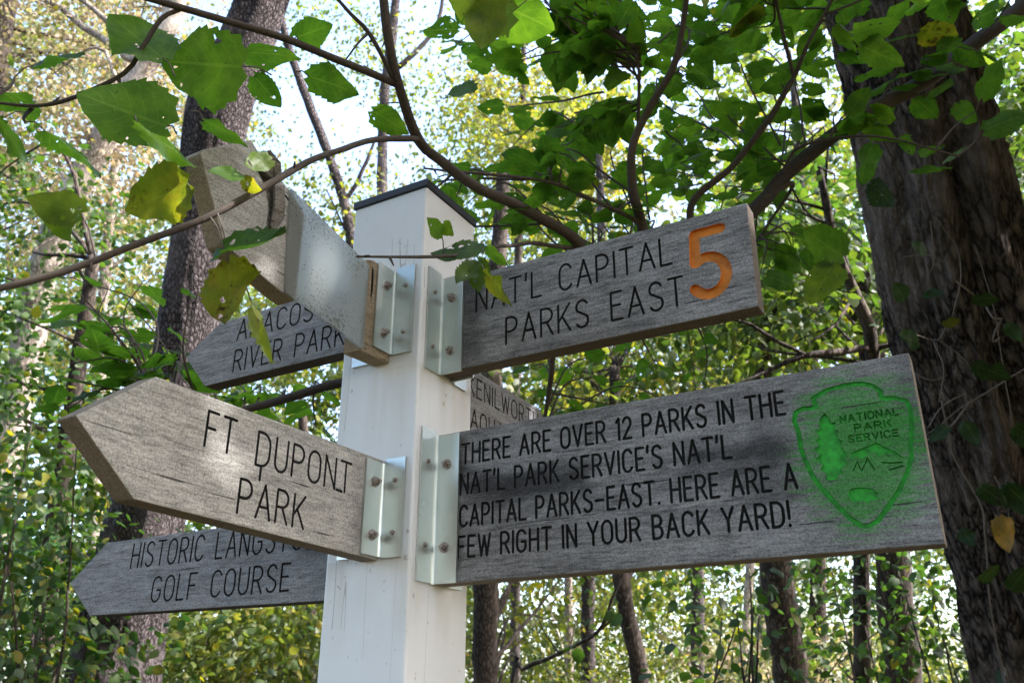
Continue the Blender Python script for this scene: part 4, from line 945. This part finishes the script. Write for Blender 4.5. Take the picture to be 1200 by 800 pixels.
# ---- shrubs of the undergrowth
def shrub(label, stems, blobs, leaf, size, hue=(0, 1), age=.04, dens=1., detail=1):
    c = at(*stems[0]); root = empty("shrub", (c[0], c[1], 0), label, "shrub", "undergrowth shrubs"); off = np.array([c[0], c[1], 0])
    LP, LD, LN, C = clump_leaves(blobs, dens); m = len(LP)
    leaf_mesh("foliage", LP, LD, LN, size * rng.uniform(.6, 1.3, m), hue[0] + (hue[1] - hue[0]) * rng.uniform(size=m), np.where(rng.uniform(size=m) < age, rng.uniform(.5, 1, m), 0), detail, leaf, root, off)
    for i in rng.permutation(len(C))[:16]:
        tb = Tubes(); e_ = C[i]; s0 = np.array([c[0] + rng.normal(0, .08), c[1] + rng.normal(0, .08), -.05]); md = s0 * .45 + e_ * .55 + rng.normal(size=3) * .1
        md[2] = e_[2] * .6
        tb.add([s0, md, e_], [.012, .008, .003], 5, .12, 0, wob=.02)
        tb.build("stem", M_bark_dark, root, off)
shrub("yellow green shrub with a few orange leaves in the lower left corner", [(40, 800, 4.3)], [B(30, 540, 4.3, 70, 70, 18, 34), B(20, 670, 4.3, 50, 80, 18, 34), B(0, 790, 4.2, 50, 60, 14, 34)], M_lgreen, .06, hue=(0, .9), age=.08)
shrub("low dark green bush at the foot of the big left trunk", [(60, 830, 4.0)], [B(5, 780, 4.2, 45, 60, 16, 40), B(10, 650, 5, 60, 80, 14, 40)], M_ivy, .06)
shrub("sunlit olive shrub between the left trunk and the white post", [(270, 830, 6.5)], [B(270, 760, 6.5, 100, 50, 32, 50), B(330, 740, 7, 60, 60, 18, 50)], M_lyellow, .07, hue=(0, .7))
shrub("dark leafy sapling hanging in front of the thick trunk under the big sign", [(880, 860, 3.6)], [B(868, 700, 3.6, 42, 34, 6, 18), B(895, 770, 3.8, 40, 30, 4, 18)], M_lgreen, .06, hue=(0, .5), age=.02)
shrub("dense dark shrub in the lower right corner below the emblem", [(1090, 850, 4.2)], [B(1095, 720, 4.5, 60, 60, 16, 34), B(1050, 800, 4.4, 110, 30, 16, 34), B(985, 665, 4.8, 30, 20, 4, 20)], M_lgreen, .05, hue=(0, .5))
shrub("pale sunlit shrub in the bright opening under the big sign", [(940, 850, 9)], [B(970, 770, 9, 60, 40, 10, 60), B(860, 790, 10, 80, 40, 12, 60)], M_ltan, .065, hue=(0, .8))
shrub("light green shrub low between the dark trunks right of the post", [(690, 850, 7.5)], [B(630, 790, 10.5, 50, 30, 9, 60), B(700, 810, 10.8, 80, 30, 9, 60), B(780, 800, 10.8, 50, 30, 6, 60)], M_lyellow, .065, hue=(0, .8))

# fallen-over dead branch below the big sign
P_ = [(600, 800, 5.2), (612, 784, 5.2), (655, 765, 5.1), (700, 740, 5.0), (718, 700, 5.0), (730, 672, 5.0), (742, 640, 5.0)]
c = at(*P_[0]); root = empty("dead_branch", (c[0], c[1], 0), "bare forked dead branch rising under the middle of the big sign", "branch")
tb = Tubes(); tb.add([[c[0] - .2, c[1], -.05]] + [at(*p) for p in P_], [.016, .015, .014, .012, .011, .009, .007, .005], 6, .05, .1, wob=.008)
tb.add([at(700, 740, 5.0), at(722, 722, 5.0), at(740, 700, 5.0)], [.008, .006, .003], 5, .05, 0, wob=.006)
tb.add([at(655, 765, 5.1), at(640, 745, 5.1), at(630, 722, 5.0)], [.006, .004, .002], 5, .05, 0, wob=.006)
tb.build("forked_stem", M_bark_dark, root, np.array([c[0], c[1], 0]))

# ------------------------------------------------------------------ overhanging mulberry: trunk out to the right, one long low limb, upright shoots, leaves
base = np.array([1.75, 1.35, 0.])
mul = empty("mulberry_tree", tuple(base), "broad leaved tree whose long low limb and leafy shoots overhang the sign post", "tree")
fork = at(1345, -100, 2.15)
tb = Tubes(); tb.add([base + [0, 0, -.1], base + [-.02, .05, 1.2], base + [-.05, .15, 2.4], fork + [.12, 0, .25], fork + [.2, .1, 1.2]], [.13, .11, .09, .07, .05], 14, .06, .08, wob=.01); tb.build("trunk", M_limb, mul, base)
LIMB = [(1345, -100, 2.15, 36), (1190, 14, 2.1, 32), (1090, 92, 2.05, 34), (1000, 142, 2.0, 32), (925, 200, 1.95, 30), (880, 248, 1.9, 30), (800, 312, 1.86, 26), (700, 360, 1.82, 22), (600, 395, 1.8, 19), (500, 425, 1.8, 16), (395, 449, 1.8, 13), (340, 466, 1.8, 12), (285, 480, 1.78, 10), (225, 492, 1.76, 6), (170, 470, 1.75, 4)]
STEMS = {
 'S1': [(705, 352, 1.8, 17), (680, 287, 1.72, 16), (622, 248, 1.6, 15), (562, 222, 1.44, 14), (520, 192, 1.3, 14), (490, 165, 1.22, 14), (468, 105, 1.17, 13), (456, 50, 1.15, 13), (446, -30, 1.15, 12)],
 'B': [(463, 100, 1.17, 10), (445, 92, 1.15, 10), (400, 73, 1.1, 10), (332, 43, 1.05, 10), (250, 19, 1.0, 9.5), (150, -10, .97, 9)],
 'B2': [(212, 10, .99, 6), (190, 20, .98, 6.5), (168, 52, .97, 6.5), (148, 82, .97, 6), (92, 108, .98, 6), (40, 122, 1.0, 5), (-20, 118, 1.0, 4)],
 'C': [(491, 164, 1.22, 9), (430, 165, 1.1, 8), (382, 180, 1.0, 8.5), (322, 210, .92, 9.5), (243, 255, .86, 9.5), (150, 290, .83, 9.5), (60, 322, .8, 10), (-40, 345, .78, 10)],
 'A2': [(459, 92, 1.16, 6), (434, 38, 1.14, 6), (412, 14, 1.13, 5), (385, -15, 1.12, 4)],
 'A3': [(433, 36, 1.14, 4), (420, 50, 1.13, 3), (405, 70, 1.12, 2)],
 'T': [(676, 292, 1.73, 6), (640, 286, 1.62, 6), (597, 287, 1.48, 5.5), (550, 297, 1.2, 4.5), (500, 301, 1.13, 4.5), (418, 300, 1.08, 3)],
 'S2': [(765, 330, 1.84, 15), (752, 265, 1.76, 14), (740, 220, 1.73, 13), (740, 172, 1.7, 11), (760, 128, 1.68, 10.5), (788, 80, 1.65, 9.5), (800, 30, 1.63, 8), (808, -30, 1.6, 7)],
 'S2b': [(746, 158, 1.7, 5), (748, 100, 1.7, 4.5), (745, 60, 1.68, 3)],
 'S2c': [(752, 262, 1.75, 6), (700, 236, 1.7, 5.5), (640, 212, 1.62, 4.5), (555, 203, 1.5, 4), (497, 197, 1.42, 2.5)],
 'S3': [(815, 290, 1.86, 10), (812, 236, 1.85, 10), (863, 188, 1.83, 9), (900, 143, 1.8, 9), (923, 102, 1.78, 8), (932, 88, 1.78, 6), (948, 50, 1.76, 5), (975, 0, 1.75, 4), (990, -30, 1.7, 3)],
 'S3b': [(930, 92, 1.78, 5), (922, 55, 1.76, 5), (912, 10, 1.75, 4), (908, -20, 1.7, 3)],
 'S4': [(915, 212, 1.94, 6), (935, 174, 1.9, 4), (1000, 160, 1.85, 3.5), (1050, 164, 1.82, 3.2), (1125, 184, 1.8, 2.5)],
 'S5': [(895, 232, 1.9, 8), (930, 215, 1.95, 5), (905, 255, 1.98, 4), (885, 285, 2.0, 3)],
 'S6': [(650, 385, 1.82, 9), (647, 420, 1.85, 8), (643, 460, 1.9, 7), (636, 500, 1.95, 4)],
}
PX2R = lambda p: p[3] / 2 / FPX * p[2] * (.56 if p[3] > 17 else .88)
tb = Tubes(); lp, lr = tb.add([at(*p[:3]) for p in LIMB], [PX2R(p) for p in LIMB], 14, .025, .05, wob=.006); tb.build("limb", M_limb, mul, base)
LP, LD, LN, C = [], [], [], []  # unseen crown added above the view to keep the signs in shade
for _ in range(90):
    v = unit(rng.normal(size=3)) * rng.uniform(.2, 1) ** .5; c_ = np.array([2.7, .45, 4.7]) + v * [1.5, 1.3, 1.1]
    n = int(rng.uniform(30, 70)); p = rng.normal(size=(n, 3)) * [.25, .25, .16]; LP.append(c_ + p); LD.append(rng.normal(size=(n, 3)) - [0, 0, .4]); LN.append(rng.normal(size=(n, 3)) * .6 + [0, 0, 1])
LP, LD, LN = map(np.concatenate, (LP, LD, LN)); m = len(LP)
leaf_mesh("crown", LP, LD, LN, .12 * rng.uniform(.6, 1.3, m), rng.uniform(0, 1, m), 0., 1, M_lgreen, mul, base)
paths = {'LIMB': lp}
for k, pts in STEMS.items():
    tb = Tubes(); pp, rr = tb.add([at(*p[:3]) for p in pts], [PX2R(p) for p in pts], 10, .012, .07, wob=.004)
    # short spurs and buds along the shoot
    for _ in range(len(pp) // 9):
        j = int(rng.integers(2, len(pp) - 1)); dv = unit(rng.normal(size=3)); tb.add(np.array([pp[j], pp[j] + dv * (rr[j] + rng.uniform(.004, .014))]), np.array([.0022, .0009]), 5, raw=True)
    tb.build("branch", M_limb if k == 'S1x' else M_twig, mul, base); paths[k] = pp

LPs, LDs, LNs, LSs, LHs, LAs = [], [], [], [], [], []
PET = Tubes(); TW = Tubes(); NTW = [0]
def put_leaf(p, d, n, s, hue=None, age=0., pet=None):
    LPs.append(p); LDs.append(d); LNs.append(n); LSs.append(s); LHs.append(rng.uniform(0, .8) if hue is None else hue); LAs.append(age)
    if pet is not None:
        md = (p + pet) / 2 + np.array([0, 0, .006]); PET.add(np.array([pet, md, p]), np.array([.0011, .0009, .0008]), 4, raw=True)

def leafy_twig(s0, e_, nleaf, size, thick=.0028, hue=None, age=.02, droop=.25):
    L_ = np.linalg.norm(e_ - s0); md = (s0 + e_) / 2 + rng.normal(size=3) * .10 * L_ + [0, 0, .10 * L_]
    NTW[0] += 1
    T1 = Tubes() if NTW[0] % 2 and NTW[0] < 190 else TW
    pp, rr = T1.add([s0, md, e_], [thick, thick * .75, .001], 5, .02, 0, wob=.006)
    if T1 is not TW: T1.build("twig", M_twig, mul, base)
    T_ = unit(pp[-1] - pp[0])
    for i in range(nleaf):
        t = .25 + .75 * (i + rng.uniform(-.2, .2)) / max(1, nleaf - 1); j = int(np.clip(t * (len(pp) - 1), 0, len(pp) - 1))
        side = np.cross(T_, [0, 0, 1.]); side = unit(side) * (1 if i % 2 else -1)
        d = unit(T_ * rng.uniform(.2, .9) + side * rng.uniform(.4, 1.1) + np.array([0, 0, -droop]) + rng.normal(size=3) * .25)
        p0 = pp[j]; p1 = p0 + d * rng.uniform(.012, .03)
        n = np.array([0, 0, 1.]) + rng.normal(size=3) * .38
        a = rng.uniform(.5, 1) if rng.uniform() < age else 0
        put_leaf(p1, d, n, size * rng.uniform(.65, 1.2), hue, a, p0)

def fill(keys, region, n, nleaf, size, dmin, dmax, maxlen=.55, age=.02, hue=None):
    """leafy twigs from the shoots 'keys' to random places in a region (px0, px1, py0, py1) of depth dmin..dmax"""
    allp = np.concatenate([paths[k] for k in keys])
    for _ in range(n):
        e_ = at(rng.uniform(region[0], region[1]), rng.uniform(region[2], region[3]), rng.uniform(dmin, dmax))
        dist = np.linalg.norm(allp - e_, axis=1); j = int(np.argmin(dist + rng.uniform(0, .12, len(dist))))
        s0 = allp[j]
        if dist[j] > maxlen: s0 = e_ + unit(s0 - e_) * maxlen * rng.uniform(.5, 1)
        leafy_twig(s0, e_, int(nleaf * rng.uniform(.6, 1.4)), size, hue=hue, age=age)
fill(['S2', 'S1', 'S2b', 'S2c'], (535, 760, -60, 70), 24, 6, .068, 1.5, 2.4)
fill(['S2', 'S2b', 'S2c', 'S1'], (570, 820, 50, 190), 25, 6, .064, 1.6, 2.6)
fill(['S2', 'S2c', 'S1', 'T'], (590, 760, 180, 290), 16, 5, .052, 1.6, 2.4)
fill(['S2', 'S3', 'S3b'], (760, 990, -50, 100), 24, 6, .072, 1.7, 2.9)
fill(['S2', 'S3', 'S4'], (760, 950, 90, 235), 24, 6, .066, 1.8, 3.0)
fill(['S4', 'LIMB', 'S3'], (980, 1220, -40, 60), 8, 4, .075, 1.7, 2.0)
fill(['S4', 'LIMB'], (980, 1230, 120, 215), 9, 4, .075, 1.8, 2.1)
fill(['S4', 'S5'], (880, 1000, 220, 330), 8, 4, .065, 1.8, 2.4)
fill(['S2c', 'S1'], (480, 620, 180, 250), 10, 4, .05, 1.5, 1.9)
fill(['LIMB', 'S6'], (590, 900, 400, 480), 10, 5, .048, 1.9, 2.3)
fill(['LIMB'], (230, 390, 440, 505), 9, 4, .056, 1.75, 2.0)
fill(['LIMB'], (60, 230, 320, 480), 20, 4, .066, 1.6, 2.1, maxlen=.8, hue=.1)
fill(['B2'], (-30, 50, 50, 150), 4, 3, .075, .97, 1.15, hue=.15)

# single leaves that show large: stem end (px, py, depth), leaf base, tip, facing tilt, colour
def hero(base_px, tip_px, depth, dtip=0., roll=0., hue=.5, age=0., pet=None, wide=None, face=1.0):
    b, t_ = at(*base_px, depth), at(*tip_px, depth + dtip)
    d = t_ - b; s = np.linalg.norm(d); d = d / s
    toward = unit(cO - b); n = unit(toward - (toward @ d) * d); n = -n * face
    sd = np.cross(d, n); n = n * math.cos(roll) + sd * math.sin(roll)
    put_leaf(b, d, n, s, hue, age, at(*pet) if pet is not None else None)
# px base -> tip
hero((195, 148), (92, 112), .93, .0, .35, .8, .0, pet=(207, 157, .95))
hero((283, 78), (196, 74), .98, .03, .2, .6, .03, pet=(318, 88, 1.03))
hero((190, 68), (128, 20), .97, .02, .7, .75, .0, pet=(205, 90, .97))
hero((288, 62), (350, 60), 1.02, .03, .9, .4, .0, pet=(283, 30, 1.02))
hero((345, 45), (390, 28), 1.08, .0, .3, .35, .0, pet=(350, 50, 1.07))
hero((362, 90), (425, 108), 1.1, .0, .3, .4, .0, pet=(345, 85, 1.07))
hero((298, 90), (330, 125), 1.05, .02, .2, .35, .0, pet=(310, 84, 1.05))
hero((240, 142), (292, 163), 1.0, .03, 1.0, .5, .0, pet=(225, 130, .99))
hero((165, 155), (240, 184), .9, -.02, 1.05, .75, .0, pet=(150, 130, .95))
hero((95, 250), (33, 232), .83, .0, .3, .8, .35, pet=(112, 304, .82))
hero((60, 240), (92, 280), .84, .01, .5, .8, .25)
hero((220, 215), (155, 248), .87, .02, .35, .95, .6, pet=(234, 258, .86))
hero((282, 205), (243, 208), .88, -.02, 1.1, .7, .0, pet=(300, 222, .9))
hero((318, 188), (283, 198), .9, -.02, .3, .9, .15, pet=(322, 209, .92))
hero((283, 212), (308, 222), .89, -.01, .4, 1., .85)
hero((268, 308), (280, 386), .84, -.02, .5, .9, .75, pet=(255, 250, .86))
hero((296, 360), (342, 418), .83, -.03, 1.0, .95, .55, pet=(272, 300, .85))
hero((262, 292), (342, 303), .84, -.02, -1.0, .15, .0, pet=(246, 254, .86))
hero((518, 276), (498, 256), 1.14, -.01, .5, .75, .12, pet=(520, 299, 1.16))
hero((520, 262), (534, 276), 1.14, -.01, .5, .75, .1)
hero((565, 292), (505, 300), 1.16, .02, 1.1, .4, .1, pet=(550, 297, 1.2))
hero((558, 308), (537, 342), 1.13, -.02, .4, .75, .12, pet=(552, 297, 1.18))
hero((570, 322), (610, 350), 1.1, -.02, .9, .3, .55, pet=(556, 298, 1.18))
hero((560, 306), (568, 348), 1.14, -.02, .3, .8, .1)
hero((570, 290), (600, 306), 1.22, .0, .9, .6, .0, pet=(552, 297, 1.2))
hero((600, 15), (515, -5), 1.02, -.03, .5, .95, .2, pet=(640, -10, 1.05))
hero((575, -10), (565, 62), 1.0, -.02, .3, .95, .25, pet=(600, -40, 1.02))
hero((560, -5), (650, 30), 1.05, .03, .45, .8, .0, pet=(540, -30, 1.05))
hero((556, 98), (523, 122), 1.25, .0, 1.0, .3, .0)
hero((437, 130), (480, 155), 1.2, .02, .35, .5, .05, pet=(470, 120, 1.18))
hero((445, 128), (465, 158), 1.22, .02, .7, .5, .05)
hero((988, 300), (938, 270), 1.85, .0, .35, .85, .0, pet=(1000, 250, 1.86))
hero((975, 310), (950, 358), 1.84, -.02, .3, .9, .12, pet=(985, 290, 1.86))
hero((1010, 55), (1062, 75), 1.55, -.02, .3, .8, .0, pet=(985, 30, 1.6))
hero((1000, 40), (1050, 20), 1.55, -.02, .4, .85, .0)
tw = TW.build("twigs", M_twig, mul, base); tw["kind"] = "stuff"; PET.build("leaf_stalks", M_vine, mul, base)
leaf_mesh("leaves", np.array(LPs), np.array(LDs), np.array(LNs), np.array(LSs), np.array(LHs), np.array(LAs), 2, M_leaf, mul, base)

# ------------------------------------------------------------------ creeper on the big right trunk
c = at(1130, 640, 2.75)
cr = empty("creeper", (c[0], c[1], 0), "dry creeper stems with a few leaves clinging to the big right trunk", "creeper"); off = np.array([c[0], c[1], 0])
D_ = 2.80
for pts in ([(1075, 520), (1110, 500), (1140, 470), (1170, 450), (1200, 430)], [(1076, 515), (1112, 488), (1150, 462)], [(1085, 500), (1100, 480), (1135, 460)], [(1090, 260), (1094, 300), (1090, 320)], [(1095, 255), (1120, 290), (1125, 330), (1118, 370)],
            [(1120, 330), (1150, 350), (1165, 370), (1175, 372), (1168, 385), (1166, 400), (1172, 395)], [(1050, 380), (1075, 392), (1100, 398), (1110, 380)], [(1100, 398), (1130, 420), (1145, 445)], [(1060, 430), (1090, 445), (1110, 440)],
            [(1105, 470), (1115, 530), (1150, 600), (1160, 700), (1180, 790)], [(1140, 290), (1160, 340), (1178, 420), (1190, 520)], [(1060, 300), (1085, 300), (1112, 310)], [(1095, 400), (1105, 430), (1098, 470)], [(1165, 560), (1180, 600), (1176, 626)]):
    Q = [at(a, b, D_ + rng.uniform(-.03, .05)) for a, b in pts]
    tb = Tubes(); tb.add(Q, [.0032 if len(pts) > 4 else .0018] * len(Q), 5, .02, 0, wob=.01); tb.build("stem", M_vine, cr, off)
# climbing stem down to the ground
tb = Tubes(); tb.add([at(1180, 790, D_), at(1190, 840, D_), [at(1190, 840, D_)[0], at(1190, 840, D_)[1], -.05]], [.004, .006, .008], 6, .06, 0, wob=.01)
tb.build("stem", M_vine, cr, off)
lv = []
for (a, b, c_, e_, hu, ag, rl) in ((1150, 570, 1182, 590, .3, 0, .5), (1180, 568, 1215, 600, .2, 0, .3), (1172, 606, 1186, 646, 1., 0., .4), (1140, 428, 1185, 440, .2, 0, .8), (1075, 400, 1045, 395, .4, 0, .4), (1100, 340, 1080, 352, .5, 0, .7), (1130, 495, 1150, 520, .2, 0, .6), (1128, 620, 1142, 640, .3, 0, .2), (1085, 295, 1065, 285, .2, 0, .7),
                                   (1150, 680, 1170, 660, .7, 0, .6), (1190, 500, 1225, 520, .3, 0, .4), (1060, 350, 1045, 330, .5, 0, .4), (1020, 215, 1050, 240, .4, 0, .4), (1105, 380, 1125, 372, .9, .5, .5), (1180, 380, 1200, 400, .2, 0, .5), (1140, 350, 1170, 345, .2, 0, .9), (1185, 690, 1205, 660, .4, 0, .4), (1110, 500, 1090, 520, .2, 0, .4)):
    b0, t0 = at(a, b, D_ - .05), at(c_, e_, D_ - .07); d = t0 - b0; n = unit(cO - b0); n = -(n * math.cos(rl) + np.cross(unit(d), n) * math.sin(rl)); lv.append((b0, d, n, np.linalg.norm(d), hu, ag))
leaf_mesh("leaves", np.array([x[0] for x in lv]), np.array([x[1] for x in lv]), np.array([x[2] for x in lv]), np.array([x[3] for x in lv]), np.array([x[4] for x in lv]), np.array([x[5] for x in lv]), 2, M_leafdark, cr, off)
